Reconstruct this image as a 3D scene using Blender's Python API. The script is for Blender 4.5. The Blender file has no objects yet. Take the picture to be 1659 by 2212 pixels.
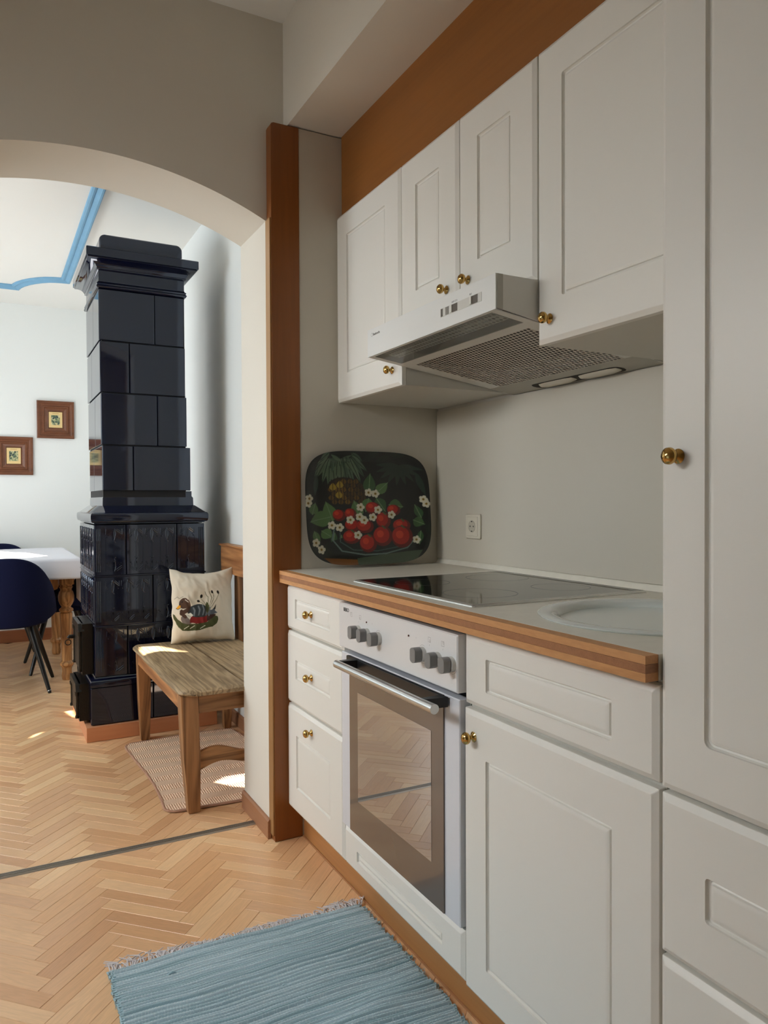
import bpy, bmesh, math, random
import numpy as np
from mathutils import Vector, Matrix, noise
PI = math.pi
rnd = random.Random(7)
S = bpy.context.scene
COL = S.collection

# ---------------------------------------------------------------- camera
F_PX, YAW, PITCH, ROLL, CAM_H = 1607.58, math.radians(27.929), math.radians(-.868), math.radians(-.254), 1.1305
fw = Vector((math.sin(YAW)*math.cos(PITCH), math.cos(YAW)*math.cos(PITCH), math.sin(PITCH)))
rt = Vector((math.cos(YAW), -math.sin(YAW), 0)); up = rt.cross(fw)
r2 = rt*math.cos(ROLL)+up*math.sin(ROLL); u2 = -rt*math.sin(ROLL)+up*math.cos(ROLL)
cd = bpy.data.cameras.new('camera'); cam = bpy.data.objects.new('camera', cd); COL.objects.link(cam)
M = Matrix.Identity(4)
for i in range(3):
    M[i][0], M[i][1], M[i][2] = r2[i], u2[i], -fw[i]
M[2][3] = CAM_H
cam.matrix_world = M
cd.sensor_fit = 'VERTICAL'; cd.sensor_height = 36; cd.lens = F_PX/2212*36; cd.clip_start = .02
S.camera = cam

# ---------------------------------------------------------------- world, sun, window light, added fill, exposure
W = bpy.data.worlds.new('sky'); S.world = W; W.use_nodes = True
bg = W.node_tree.nodes['Background']; bg.inputs[0].default_value = (.75, .87, 1, 1); bg.inputs[1].default_value = 1.5
SUN_DIR = Vector((.80, -.16, -.33)).normalized()
sl = bpy.data.lights.new('sun', 'SUN'); sl.energy = 60; sl.angle = math.radians(.25); sl.color = (1, .93, .82)
so = bpy.data.objects.new('sun', sl); COL.objects.link(so); so.rotation_euler = SUN_DIR.to_track_quat('-Z', 'Y').to_euler()
def area(name, loc, direction, sx, sy, power, color, spread=180):
    l = bpy.data.lights.new(name, 'AREA'); l.spread = math.radians(spread); l.shape = 'RECTANGLE'; l.size = sx; l.size_y = sy; l.energy = power; l.color = color
    o = bpy.data.objects.new(name, l); COL.objects.link(o); o.location = loc
    o.rotation_euler = Vector(direction).to_track_quat('-Z', 'Z').to_euler(); return o
area('daylight_far_window', (-1.93, 5.55, 1.55), (1, 0, 0), 1.3, 1.3, 14, (.82, .94, 1))
area('daylight_near_window', (-1.93, 3.55, 1.50), (1, 0, 0), 1.1, 1.3, 44, (.85, .94, 1))
area('kitchen_fill', (-1.40, 1.96, 1.72), (1, .02, -.46), .6, .9, 12.8, (1, .985, .96), 118)  # added fill lamp for the kitchen fronts, no known window here
area('kitchen_floor_fill', (-1.40, 1.30, 1.85), (1, .1, -1.1), .7, .5, 8, (.86, .94, 1), 105)  # second added fill, tilted down to brighten floor and rug
area('low_kitchen_fill', (-1.40, .80, .55), (1, .1, 0), 1.0, 1.0, 2.2, (.55, .78, 1))  # added cool fill, set low for the floor and lower cabinets
S.view_settings.view_transform = 'Standard'; S.view_settings.look = 'None'
S.view_settings.exposure = 0.0; S.view_settings.gamma = 1; S.view_settings.use_curve_mapping = False
S.cycles.max_bounces = 10; S.cycles.diffuse_bounces = 6; S.cycles.glossy_bounces = 4; S.cycles.caustics_reflective = False
S.cycles.sample_clamp_indirect = 6

# ---------------------------------------------------------------- helpers: meshes
def lin(c):
    return tuple(((v/255)/12.92 if v/255 <= .04045 else ((v/255+.055)/1.055)**2.4) for v in c)
class MB:
    def __init__(s): s.v = []; s.f = []; s.m = []; s.mi = 0
    def add(s, vs, fs):
        n = len(s.v); s.v += [tuple(p) for p in vs]; s.f += [tuple(i+n for i in f) for f in fs]; s.m += [s.mi]*len(fs); return s
    def box(s, x0, x1, y0, y1, z0, z1):
        x0, x1 = sorted((x0, x1)); y0, y1 = sorted((y0, y1)); z0, z1 = sorted((z0, z1))
        return s.add([(x0,y0,z0),(x1,y0,z0),(x1,y1,z0),(x0,y1,z0),(x0,y0,z1),(x1,y0,z1),(x1,y1,z1),(x0,y1,z1)],
                     [(0,3,2,1),(4,5,6,7),(0,1,5,4),(1,2,6,5),(2,3,7,6),(3,0,4,7)])
    def loft(s, rings, closed=True, cap0=True, cap1=True):
        n = len(rings[0]); vs = [p for r in rings for p in r]; fs = []
        for k in range(len(rings)-1):
            for i in range(n if closed else n-1):
                j = (i+1) % n; fs.append((k*n+i, k*n+j, (k+1)*n+j, (k+1)*n+i))
        if closed and cap0: fs.append(tuple(range(n-1, -1, -1)))
        if closed and cap1: fs.append(tuple((len(rings)-1)*n+i for i in range(n)))
        return s.add(vs, fs)
    def tube(s, pts, rad, seg=8, cap=True):
        pts = [Vector(p) for p in pts]
        if not isinstance(rad, (list, tuple)): rad = [rad]*len(pts)
        rings = []; ref = None
        for i, p in enumerate(pts):
            t = (pts[min(i+1, len(pts)-1)]-pts[max(i-1, 0)]).normalized()
            if ref is None: ref = Vector((0, 0, 1)) if abs(t.z) < .9 else Vector((1, 0, 0))
            a = t.cross(ref).normalized(); b = a.cross(t).normalized(); ref = b
            rings.append([p+a*rad[i]*math.cos(2*PI*k/seg)+b*rad[i]*math.sin(2*PI*k/seg) for k in range(seg)])
        return s.loft(rings, True, cap, cap)
    def lathe(s, prof, c, axis=(0, 0, 1), seg=24):
        ax = Vector(axis).normalized(); ref = Vector((0, 0, 1)) if abs(ax.z) < .9 else Vector((1, 0, 0))
        a = ax.cross(ref).normalized(); b = ax.cross(a); c = Vector(c)
        return s.loft([[c+ax*h+(a*math.cos(2*PI*k/seg)+b*math.sin(2*PI*k/seg))*r for k in range(seg)] for r, h in prof])
    def prism(s, poly, fn, d0, d1):      # poly of 2-D points, fn(a, b, d) -> 3-D point
        return s.loft([[fn(a, b, d0) for a, b in poly], [fn(a, b, d1) for a, b in poly]])
    def grid(s, nu, nv, fn):
        vs = [fn(i/nu, j/nv) for j in range(nv+1) for i in range(nu+1)]
        return s.add(vs, [(j*(nu+1)+i, j*(nu+1)+i+1, (j+1)*(nu+1)+i+1, (j+1)*(nu+1)+i) for j in range(nv) for i in range(nu)])
    def build(s, name, mat, parent=None, bevel=0, seg=2, smooth=True, angle=35, fix=True, ang_bev=40):
        me = bpy.data.meshes.new(name)
        org = world_loc(parent) if parent else Vector((0, 0, 0))
        if parent is None and s.v:
            a = np.array(s.v); org = Vector(((a[:,0].min()+a[:,0].max())/2, (a[:,1].min()+a[:,1].max())/2, a[:,2].min()))
        vv = [(x-org.x, y-org.y, z-org.z) for x, y, z in s.v]
        me.from_pydata(vv, [], s.f)
        mats = mat if isinstance(mat, (list, tuple)) else [mat]
        for m in mats: me.materials.append(m)
        if len(mats) > 1: me.polygons.foreach_set('material_index', s.m)
        if fix or bevel:
            bm = bmesh.new(); bm.from_mesh(me)
            if fix: bmesh.ops.recalc_face_normals(bm, faces=bm.faces)
            if bevel:
                es = [e for e in bm.edges if len(e.link_faces) == 2 and e.calc_face_angle(0) > math.radians(ang_bev)]
                bmesh.ops.bevel(bm, geom=es, offset=bevel, segments=seg, affect='EDGES', profile=.6, clamp_overlap=True)
            bm.to_mesh(me); bm.free()
        if smooth:
            me.polygons.foreach_set('use_smooth', [True]*len(me.polygons)); me.set_sharp_from_angle(angle=math.radians(angle))
        me.update()
        o = bpy.data.objects.new(name, me); COL.objects.link(o)
        if smooth and fix and len(me.polygons) < 9000:
            wn = o.modifiers.new('weighted_normals', 'WEIGHTED_NORMAL'); wn.keep_sharp = True; wn.weight = 100
        if parent: o.parent = parent
        else: o.location = org
        return o
def world_loc(o):
    v = Vector((0, 0, 0))
    while o is not None: v += o.location; o = o.parent
    return v
def tag(o, label=None, cat=None, group=None, kind=None):
    if label: o['label'] = label
    if cat: o['category'] = cat
    if group: o['group'] = group
    if kind: o['kind'] = kind
    return o
def thing(name, label, cat, loc, group=None):
    o = bpy.data.objects.new(name, None); o.empty_display_size = .05; COL.objects.link(o); o.location = loc
    return tag(o, label, cat, group)
def box(name, mat, parent, x0, x1, y0, y1, z0, z1, bevel=0, **k):
    return MB().box(x0, x1, y0, y1, z0, z1).build(name, mat, parent, bevel=bevel, **k)
def struct(o): o['kind'] = 'structure'; return o
def rrect(a0, a1, b0, b1, r, n=4):
    a0, a1 = sorted((a0, a1)); b0, b1 = sorted((b0, b1)); pts = []
    for cx, cy, s0 in ((a1-r, b1-r, 0), (a0+r, b1-r, 90), (a0+r, b0+r, 180), (a1-r, b0+r, 270)):
        for k in range(n+1):
            t = math.radians(s0+90*k/n); pts.append((cx+r*math.cos(t), cy+r*math.sin(t)))
    return pts
def copy_tree(o, parent=None):
    c = o.copy(); COL.objects.link(c)
    if parent: c.parent = parent
    for ch in list(o.children): copy_tree(ch, c)
    return c

# ---------------------------------------------------------------- helpers: materials
def newmat(name):
    m = bpy.data.materials.new(name); m.use_nodes = True; nt = m.node_tree
    return m, nt, nt.nodes['Principled BSDF']
def mat(name, rgb, rough=.5, metal=0, coat=0, bump=0, bscale=200, vary=0, vscale=3, spec=.5, srgb=True, sheen=0):
    m, nt, p = newmat(name); c = lin(rgb) if srgb else rgb
    p.inputs['Base Color'].default_value = (*c, 1); p.inputs['Roughness'].default_value = rough
    p.inputs['Metallic'].default_value = metal; p.inputs['Coat Weight'].default_value = coat
    p.inputs['Coat Roughness'].default_value = .05; p.inputs['Specular IOR Level'].default_value = spec
    if sheen: p.inputs['Sheen Weight'].default_value = sheen
    tc = nt.nodes.new('ShaderNodeTexCoord')
    if vary:
        n = nt.nodes.new('ShaderNodeTexNoise'); n.inputs['Scale'].default_value = vscale; n.inputs['Detail'].default_value = 4
        nt.links.new(tc.outputs['Object'], n.inputs['Vector'])
        r = nt.nodes.new('ShaderNodeValToRGB'); r.color_ramp.elements[0].position = .3; r.color_ramp.elements[1].position = .7
        r.color_ramp.elements[0].color = (*[v*(1-vary) for v in c], 1); r.color_ramp.elements[1].color = (*[min(1, v*(1+vary)) for v in c], 1)
        nt.links.new(n.outputs['Fac'], r.inputs[0]); nt.links.new(r.outputs[0], p.inputs['Base Color'])
    if bump:
        n = nt.nodes.new('ShaderNodeTexNoise'); n.inputs['Scale'].default_value = bscale; n.inputs['Detail'].default_value = 3
        nt.links.new(tc.outputs['Object'], n.inputs['Vector'])
        b = nt.nodes.new('ShaderNodeBump'); b.inputs['Strength'].default_value = bump; b.inputs['Distance'].default_value = .002
        nt.links.new(n.outputs['Fac'], b.inputs['Height']); nt.links.new(b.outputs[0], p.inputs['Normal'])
    return m
def wood(name, dark, light, axis='Y', rough=.45, scale=9, stretch=.08, rings=True, bump=.15, coat=0, knots=False):
    m, nt, p = newmat(name); N = nt.nodes; L = nt.links
    tc = N.new('ShaderNodeTexCoord'); mp = N.new('ShaderNodeMapping'); L.new(tc.outputs['Object'], mp.inputs['Vector'])
    sc = {'X': (stretch, 1, 1), 'Y': (1, stretch, 1), 'Z': (1, 1, stretch)}[axis]
    mp.inputs['Scale'].default_value = sc
    n1 = N.new('ShaderNodeTexNoise'); n1.inputs['Scale'].default_value = scale; n1.inputs['Detail'].default_value = 3; n1.inputs['Distortion'].default_value = .6
    n2 = N.new('ShaderNodeTexNoise'); n2.inputs['Scale'].default_value = scale*14; n2.inputs['Detail'].default_value = 3
    L.new(mp.outputs[0], n1.inputs['Vector']); L.new(mp.outputs[0], n2.inputs['Vector'])
    mul = N.new('ShaderNodeMath'); mul.operation = 'MULTIPLY'; mul.inputs[1].default_value = 9 if rings else 1; L.new(n1.outputs['Fac'], mul.inputs[0])
    fr = N.new('ShaderNodeMath'); fr.operation = 'PINGPONG'; fr.inputs[1].default_value = .5; L.new(mul.outputs[0], fr.inputs[0])
    mx = N.new('ShaderNodeMath'); mx.operation = 'MULTIPLY_ADD'; mx.inputs[1].default_value = 1.1; L.new(fr.outputs[0], mx.inputs[0])
    m3 = N.new('ShaderNodeMath'); m3.operation = 'MULTIPLY'; m3.inputs[1].default_value = .55; L.new(n2.outputs['Fac'], m3.inputs[0]); L.new(m3.outputs[0], mx.inputs[2])
    r = N.new('ShaderNodeValToRGB'); r.color_ramp.elements[0].position = .2; r.color_ramp.elements[1].position = .85
    r.color_ramp.elements[0].color = (*lin(dark), 1); r.color_ramp.elements[1].color = (*lin(light), 1)
    L.new(mx.outputs[0], r.inputs[0]); L.new(r.outputs[0], p.inputs['Base Color'])
    b = N.new('ShaderNodeBump'); b.inputs['Strength'].default_value = bump; b.inputs['Distance'].default_value = .001
    L.new(mx.outputs[0], b.inputs['Height']); L.new(b.outputs[0], p.inputs['Normal'])
    p.inputs['Roughness'].default_value = rough; p.inputs['Coat Weight'].default_value = coat
    return m
def vcmat(name, rough=.5, coat=0, bump=0, bscale=400):
    m, nt, p = newmat(name); a = nt.nodes.new('ShaderNodeVertexColor'); a.layer_name = 'paint'
    nt.links.new(a.outputs[0], p.inputs['Base Color']); p.inputs['Roughness'].default_value = rough; p.inputs['Coat Weight'].default_value = coat
    if bump:
        n = nt.nodes.new('ShaderNodeTexNoise'); n.inputs['Scale'].default_value = bscale
        tc = nt.nodes.new('ShaderNodeTexCoord'); nt.links.new(tc.outputs['Object'], n.inputs['Vector'])
        b = nt.nodes.new('ShaderNodeBump'); b.inputs['Strength'].default_value = bump; b.inputs['Distance'].default_value = .001
        nt.links.new(n.outputs['Fac'], b.inputs['Height']); nt.links.new(b.outputs[0], p.inputs['Normal'])
    return m
def parquet_mat():
    m, nt, p = newmat('parquet_wood'); N = nt.nodes; L = nt.links
    uv = N.new('ShaderNodeUVMap'); uv.uv_map = 'grain'
    oi = N.new('ShaderNodeObjectInfo'); ge = N.new('ShaderNodeNewGeometry')
    ad = N.new('ShaderNodeMath'); ad.operation = 'ADD'; L.new(oi.outputs['Random'], ad.inputs[0]); L.new(ge.outputs['Random Per Island'], ad.inputs[1])
    fc = N.new('ShaderNodeMath'); fc.operation = 'FRACT'; L.new(ad.outputs[0], fc.inputs[0])
    w = N.new('ShaderNodeMath'); w.operation = 'MULTIPLY'; w.inputs[1].default_value = 97; L.new(ad.outputs[0], w.inputs[0])
    mp = N.new('ShaderNodeMapping'); mp.inputs['Scale'].default_value = (1, 11, 1); L.new(uv.outputs[0], mp.inputs['Vector'])
    n1 = N.new('ShaderNodeTexNoise'); n1.noise_dimensions = '4D'; n1.inputs['Scale'].default_value = 5; n1.inputs['Detail'].default_value = 2; n1.inputs['Distortion'].default_value = .5
    n2 = N.new('ShaderNodeTexNoise'); n2.noise_dimensions = '4D'; n2.inputs['Scale'].default_value = 42; n2.inputs['Detail'].default_value = 3
    for n in (n1, n2): L.new(mp.outputs[0], n.inputs['Vector']); L.new(w.outputs[0], n.inputs['W'])
    cr = N.new('ShaderNodeValToRGB'); e = cr.color_ramp.elements
    e[0].position = 0; e[0].color = (*lin((196, 150, 110)), 1); e[1].position = 1; e[1].color = (*lin((228, 192, 148)), 1)
    for pos, c in ((.25, (212, 168, 124)), (.5, (220, 180, 136)), (.75, (206, 162, 122))):
        x = cr.color_ramp.elements.new(pos); x.color = (*lin(c), 1)
    L.new(fc.outputs[0], cr.inputs[0])
    ml = N.new('ShaderNodeMath'); ml.operation = 'MULTIPLY'; ml.inputs[1].default_value = 6; L.new(n1.outputs['Fac'], ml.inputs[0])
    pp = N.new('ShaderNodeMath'); pp.operation = 'PINGPONG'; pp.inputs[1].default_value = .5; L.new(ml.outputs[0], pp.inputs[0])
    sm = N.new('ShaderNodeMath'); sm.operation = 'ADD'; L.new(pp.outputs[0], sm.inputs[0]); L.new(n2.outputs['Fac'], sm.inputs[1])
    mr = N.new('ShaderNodeMapRange'); mr.inputs['From Min'].default_value = .3; mr.inputs['From Max'].default_value = 1.1; mr.inputs['To Min'].default_value = 1.10; mr.inputs['To Max'].default_value = 1.26
    L.new(sm.outputs[0], mr.inputs['Value'])
    vm = N.new('ShaderNodeVectorMath'); vm.operation = 'SCALE'; L.new(cr.outputs[0], vm.inputs[0]); L.new(mr.outputs[0], vm.inputs['Scale'])
    L.new(vm.outputs[0], p.inputs['Base Color'])
    p.inputs['Roughness'].default_value = .30; p.inputs['Coat Weight'].default_value = .25; p.inputs['Coat Roughness'].default_value = .22
    b = N.new('ShaderNodeBump'); b.inputs['Strength'].default_value = .12; b.inputs['Distance'].default_value = .0006
    L.new(sm.outputs[0], b.inputs['Height']); L.new(b.outputs[0], p.inputs['Normal'])
    return m
WALL = mat('wall_paint', (214, 209, 198), .9, bump=.12, bscale=90)
WALL2 = mat('living_wall_paint', (232, 235, 234), .9, bump=.12, bscale=90)
CEIL = mat('ceiling_paint', (236, 236, 232), .85, bump=.08, bscale=60)
LACQ = mat('white_lacquer', (230, 228, 221), .36, coat=.0, bump=.03, bscale=500)
LACQIN = mat('white_carcass', (205, 203, 195), .5)
HOODW = mat('hood_white', (222, 222, 217), .35)
HOODG = mat('hood_grey', (176, 174, 164), .45)
BLACK = mat('black_plastic', (18, 19, 22), .35)
DARK = mat('dark_gap', (10, 10, 10), .9)
BRASS = mat('brass', (200, 164, 98), .14, 1)
CHROME = mat('brushed_steel', (205, 207, 208), .28, 1, bump=.05, bscale=900)
ALU = mat('aluminium_strip', (168, 160, 150), .42, .75)
OVENW = mat('oven_enamel', (222, 223, 224), .18, coat=.5)
KNOBG = mat('knob_grey', (128, 128, 128), .4)
KNOBL = mat('knob_rim', (206, 205, 200), .25)
WOODO = wood('orange_beech_v', (108, 60, 20), (132, 75, 26), 'Z', .4, 7, .05, rings=False, bump=.03)
PLW = wood('plinth_beech', (146, 98, 56), (178, 126, 76), 'Y', .4, 7, .05, rings=False, bump=.03)
WOODH = wood('orange_beech_h', (120, 72, 26), (146, 91, 38), 'Y', .4, 7, .05, rings=False, bump=.03)
EDGEL = wood('edge_light', (166, 112, 66), (202, 148, 96), 'Y', .5, 16, .2, rings=False)
EDGED = wood('edge_dark', (122, 78, 48), (162, 110, 72), 'Y', .5, 30, .9, rings=False)
SKIRT = wood('skirting_wood', (134, 92, 64), (160, 112, 80), 'Y', .4, 8, .08, rings=False, bump=.05)
SKIRTX = wood('skirting_wood_x', (140, 86, 58), (166, 106, 74), 'X', .4, 8, .08, rings=False, bump=.05)
PLINTHB = wood('stove_plinth_wood', (196, 130, 92), (214, 150, 110), 'X', .45, 6, .06, rings=False, bump=.03)
PINE = wood('old_pine', (108, 72, 42), (176, 128, 84), 'Z', .5, 8, .07)
PINEX = wood('old_pine_x', (112, 76, 44), (180, 132, 86), 'X', .5, 8, .07)
PINEY = wood('old_pine_y', (130, 80, 44), (190, 134, 84), 'Y', .5, 8, .07)
SEATW = wood('weathered_pine', (122, 100, 72), (182, 156, 120), 'Y', .55, 14, .05, bump=.4)
TURNED = wood('turned_pine', (136, 88, 48), (212, 160, 104), 'Z', .45, 10, .12)
TILE = mat('dark_blue_glaze', (12, 15, 36), .05, coat=.0, bump=.035, bscale=14, spec=.9)
TILE.node_tree.nodes['Principled BSDF'].inputs['Specular Tint'].default_value = (.74, .84, 1, 1)
GROUT = mat('dark_joint', (22, 22, 26), .8)
IRON = mat('cast_iron', (40, 36, 32), .35, .6, bump=.4, bscale=160)
BLUEP = mat('blue_paint', (116, 166, 200), .55, vary=.06, vscale=8)
CLOTH = mat('white_linen', (232, 232, 240), .85, bump=.1, bscale=300)
NAVY = mat('navy_velvet', (12, 18, 52), .85, spec=.2, bump=.1, bscale=500)
CHLEG = mat('black_leg', (14, 14, 15), .35)
FRAME = wood('dark_frame_wood', (56, 32, 20), (118, 72, 48), 'X', .35, 20, .2, rings=False)
OUTLETM = mat('outlet_plastic', (214, 208, 192), .35)
CERAM = mat('sink_ceramic', (214, 220, 218), .12, coat=.6)
TOPL = mat('worktop_laminate', (224, 220, 208), .33, vary=.03, vscale=40)
HOBG = mat('hob_glass', (5, 5, 5), .06, spec=.45)
STEELW = mat('hob_frame', (214, 214, 210), .25, .7)
INK = mat('print_ink', (26, 26, 28), .6)
INKG = mat('print_ink_grey', (120, 120, 122), .6)
RED = mat('red_lamp', (70, 10, 10), .2)
PARQ = parquet_mat()

# ---------------------------------------------------------------- structure: floor with herringbone parquet
PL, PWD = .2485, .0465
Q = math.sqrt(2)
fl = MB(); fl.box(-2.2, 1.6, -1.9, 6.9, -.06, -.0125)
floor = struct(fl.build('floor', mat('joint_wood', (84, 50, 28), .9)))
def plank_mesh(mb, o, d, n, uvs, z1):     # corner o, direction d (length), n (width)
    g = .0003; b = .0007
    def P(a, c, z): return (o[0]+d[0]*a+n[0]*c, o[1]+d[1]*a+n[1]*c, z)
    vs = [P(g, g, -.012), P(PL-g, g, -.012), P(PL-g, PWD-g, -.012), P(g, PWD-g, -.012),
          P(g, g, z1-b), P(PL-g, g, z1-b), P(PL-g, PWD-g, z1-b), P(g, PWD-g, z1-b),
          P(g+b, g+b, z1), P(PL-g-b, g+b, z1), P(PL-g-b, PWD-g-b, z1), P(g+b, PWD-g-b, z1)]
    fs = [(0,1,5,4),(1,2,6,5),(2,3,7,6),(3,0,4,7),(4,5,9,8),(5,6,10,9),(6,7,11,10),(7,4,8,11),(8,9,10,11)]
    mb.add(vs, fs)
    loc = [(0,0),(PL,0),(PL,PWD),(0,PWD)]*3
    for f in fs:
        for i in f: uvs.append(loc[i])
def setuv(o, uvs):
    l = o.data.uv_layers.new(name='grain'); l.data.foreach_set('uv', [c for p in uvs for c in p])
X0 = .262-(PL-PWD)/Q; Y0 = 2.124-(PL+PWD)/Q
planks = []
def rot45(x, y): return (X0+(x-y)/Q, Y0+(x+y)/Q)
for m_ in range(-8, 9):
    for k in range(-70, 110):
        for kind in 'HV':
            if kind == 'H': c = (k*PWD+m_*PL, k*PWD-m_*PL)
            else: c = (PL+k*PWD+m_*PL, k*PWD+PWD-PL-m_*PL)
            ox, oy = rot45(*c)
            if kind == 'H': d = (1/Q, 1/Q); n = (-1/Q, 1/Q); o = (ox, oy)
            else: d = (-1/Q, 1/Q); n = (-1/Q, -1/Q); o = (ox+PWD/Q, oy+PWD/Q)
            cx = o[0]+d[0]*PL/2+n[0]*PWD/2; cy = o[1]+d[1]*PL/2+n[1]*PWD/2
            if -2.05 < cx < 1.5 and -1.8 < cy < 6.75: planks.append((o, d, n, cx, cy, kind))
def in_view(cx, cy):
    v = Vector((cx, cy, 0))-Vector((0, 0, CAM_H)); zc = v.dot(fw)
    if zc < .2: return 0
    u = 829.5+F_PX*v.dot(r2)/zc; w = 1106-F_PX*v.dot(u2)/zc
    if not (-60 < u < 1010 and w < 2290): return 0
    if cx > .93 and cy < 2.4: return 0
    if cx > .80 and 2.36 < cy < 2.70: return 0
    if cy < 1.80 and .27 < cx: return 0
    if .50 < cx < 1.02 and 3.85 < cy: return 0
    if cx > 1.16: return 0
    return 1/zc**2
vis = sorted([p for p in planks if in_view(p[3], p[4])], key=lambda p: -in_view(p[3], p[4]))[:300]
vs_ids = {id(p) for p in vis}
proto = {}
for i, p in enumerate(vis):
    o, d, n, cx, cy, kind = p
    if kind not in proto:
        mb = MB(); uvs = []; plank_mesh(mb, (-d[0]*PL/2-n[0]*PWD/2, -d[1]*PL/2-n[1]*PWD/2), d, n, uvs, 0)
        ob = mb.build('plank', PARQ, None, fix=False, smooth=False); ob.data.transform(Matrix.Translation(ob.location)); setuv(ob, uvs); proto[kind] = ob.data
    else:
        ob = bpy.data.objects.new('plank', proto[kind]); COL.objects.link(ob)
    ob.parent = floor; ob.location = Vector((cx, cy, rnd.uniform(-.0002, .0002)))-floor.location
mb = MB(); uvs = []
for p in planks:
    if id(p) not in vs_ids: plank_mesh(mb, p[0], p[1], p[2], uvs, rnd.uniform(-.0002, .0002))
rest = mb.build('plank_field', PARQ, floor, fix=False, smooth=False); setuv(rest, uvs); rest['kind'] = 'stuff'

# ---------------------------------------------------------------- structure: walls
ARX0, ARX1, ARY0, ARY1, HC = -.248, .822, 2.38, 2.66, 2.73
R_A, ACX, ACZ = 1.25, .287, .932
poly = [(-2.0, 0), (ARX0, 0)]
zs = ACZ+math.sqrt(R_A**2-(ARX1-ACX)**2)
t0 = math.atan2(zs-ACZ, ARX0-ACX); t1 = math.atan2(zs-ACZ, ARX1-ACX)
for i in range(41):
    t = t0+(t1-t0)*i/40; poly.append((ACX+R_A*math.cos(t), ACZ+R_A*math.sin(t)))
poly += [(ARX1, 0), (1.6, 0), (1.6, HC), (-2.0, HC)]
wa = MB(); wa.prism(poly, lambda a, b, d: (a, d, b), ARY0, ARY1)
struct(wa.build('wall_arch', WALL, angle=30))
struct(box('wall_right', WALL, None, 1.465, 1.6, -1.8, ARY0, 0, HC))
struct(box('wall_right_living', WALL2, None, 1.10, 1.25, ARY1, 6.7, 0, HC))
struct(box('wall_far', WALL2, None, -2.0, 1.25, 6.7, 6.85, 0, HC))
struct(box('wall_left_kitchen', WALL, None, -1.6, -1.45, -1.8, ARY0, 0, HC))
struct(box('wall_back', WALL, None, -1.6, 1.6, -1.9, -1.75, 0, HC))
struct(box('ceiling', CEIL, None, -2.2, 1.7, -1.9, 6.9, HC, HC+.1))
struct(box('trim_1', WALL, None, .8855, 1.465, -1.75, ARY0, 2.375, HC)).name = 'ceiling_soffit'
# unseen living-room wall; holes added and shaped so sun beams land on the patches
XW = -2.0
def trace(p):
    t = (p[0]-XW)/SUN_DIR.x; return (p[1]-SUN_DIR.y*t, p[2]-SUN_DIR.z*t)
patches = [
    [(.572, 3.50, .46), (.60, 3.60, .46), (.66, 3.63, .46), (.72, 3.50, .46), (.79, 3.33, .46), (.66, 3.44, .46), (.60, 3.40, .46), (.57, 3.32, .46)],
    [(.775, 2.935, .01), (.83, 2.975, .01), (.90, 2.97, .01), (1.0, 2.95, .01), (1.0, 2.80, .01), (.90, 2.80, .01), (.83, 2.855, .01)],
    [(.34, 4.34, 0), (.39, 4.36, 0), (.40, 4.20, 0), (.372, 4.20, 0)],
    [(.119, 3.885, 0), (.175, 3.985, 0), (.262, 4.05, 0), (.19, 3.955, 0)],
    [(-.5, 6.02, .785), (.06, 5.99, .785), (.23, 5.66, .785), (.33, 5.29, .785), (.18, 5.17, .785), (-.5, 5.19, .785)],
]
cu = bpy.data.curves.new('wall_left_living', 'CURVE'); cu.dimensions = '2D'; cu.fill_mode = 'BOTH'; cu.extrude = .01
def spl(pts):
    s = cu.splines.new('POLY'); s.points.add(len(pts)-1); s.use_cyclic_u = True
    for i, (a, b) in enumerate(pts): s.points[i].co = (a, b, 0, 1)
spl([(2.66, 0), (6.7, 0), (6.7, HC), (2.66, HC)])
for pt in patches: spl([trace(p) for p in pt])
cu.materials.append(WALL2)
wl = bpy.data.objects.new('wall_left_living', cu); COL.objects.link(wl)
wl.matrix_world = Matrix(((0, 0, 1, XW), (1, 0, 0, 0), (0, 1, 0, 0), (0, 0, 0, 1))); struct(wl)
for nme, xw, yc, zc, sy, sz in (('window_1', -1.985, 5.55, 1.55, 1.3, 1.3), ('window_2', -1.985, 3.55, 1.50, 1.1, 1.3), ('kitchen_fill_frame', -1.445, 1.60, 1.72, 1.4, 1.0), ('low_fill_frame', -1.445, .85, .62, 1.0, 1.1)):  # the two kitchen frames are invented, built round the added fill lamps
    m_ = MB(); w = .06
    m_.box(xw, xw+.035, yc-sy/2-w, yc-sy/2, zc-sz/2-w, zc+sz/2+w); m_.box(xw, xw+.035, yc+sy/2, yc+sy/2+w, zc-sz/2-w, zc+sz/2+w)
    m_.box(xw, xw+.035, yc-sy/2, yc+sy/2, zc-sz/2-w, zc-sz/2); m_.box(xw, xw+.035, yc-sy/2, yc+sy/2, zc+sz/2, zc+sz/2+w)
    struct(m_.build(nme, LACQ, bevel=.003))
def base_prof(name, mat_, fn, d0, d1, h=.064, t=.011):
    m_ = MB(); m_.prism([(0, 0), (t, 0), (t, h-.006), (t-.005, h), (0, h)], fn, d0, d1); return struct(m_.build(name, mat_))
base_prof('baseboard_far', SKIRTX, lambda a, b, d: (d, 6.7-a, b), -1.98, 1.09, .10)
base_prof('baseboard_right', SKIRT, lambda a, b, d: (1.10-a, d, b), ARY1+.001, 6.68)
base_prof('baseboard_jamb', SKIRT, lambda a, b, d: (ARX1-a, d, b), ARY0-.012, ARY1-.0)
# threshold strip
m_ = MB(); m_.prism([(-.017, 0), (.017, 0), (.013, .004), (-.013, .004)], lambda a, b, d: (d, 2.515+a, b), ARX0, ARX1-.012)
for q in (-.008, -.001, .006): m_.box(ARX0, ARX1-.012, 2.515+q, 2.515+q+.003, .004, .0055)
struct(m_.build('trim_2', ALU, smooth=False))['label'] = 'ridged metal threshold strip across the parquet'

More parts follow.
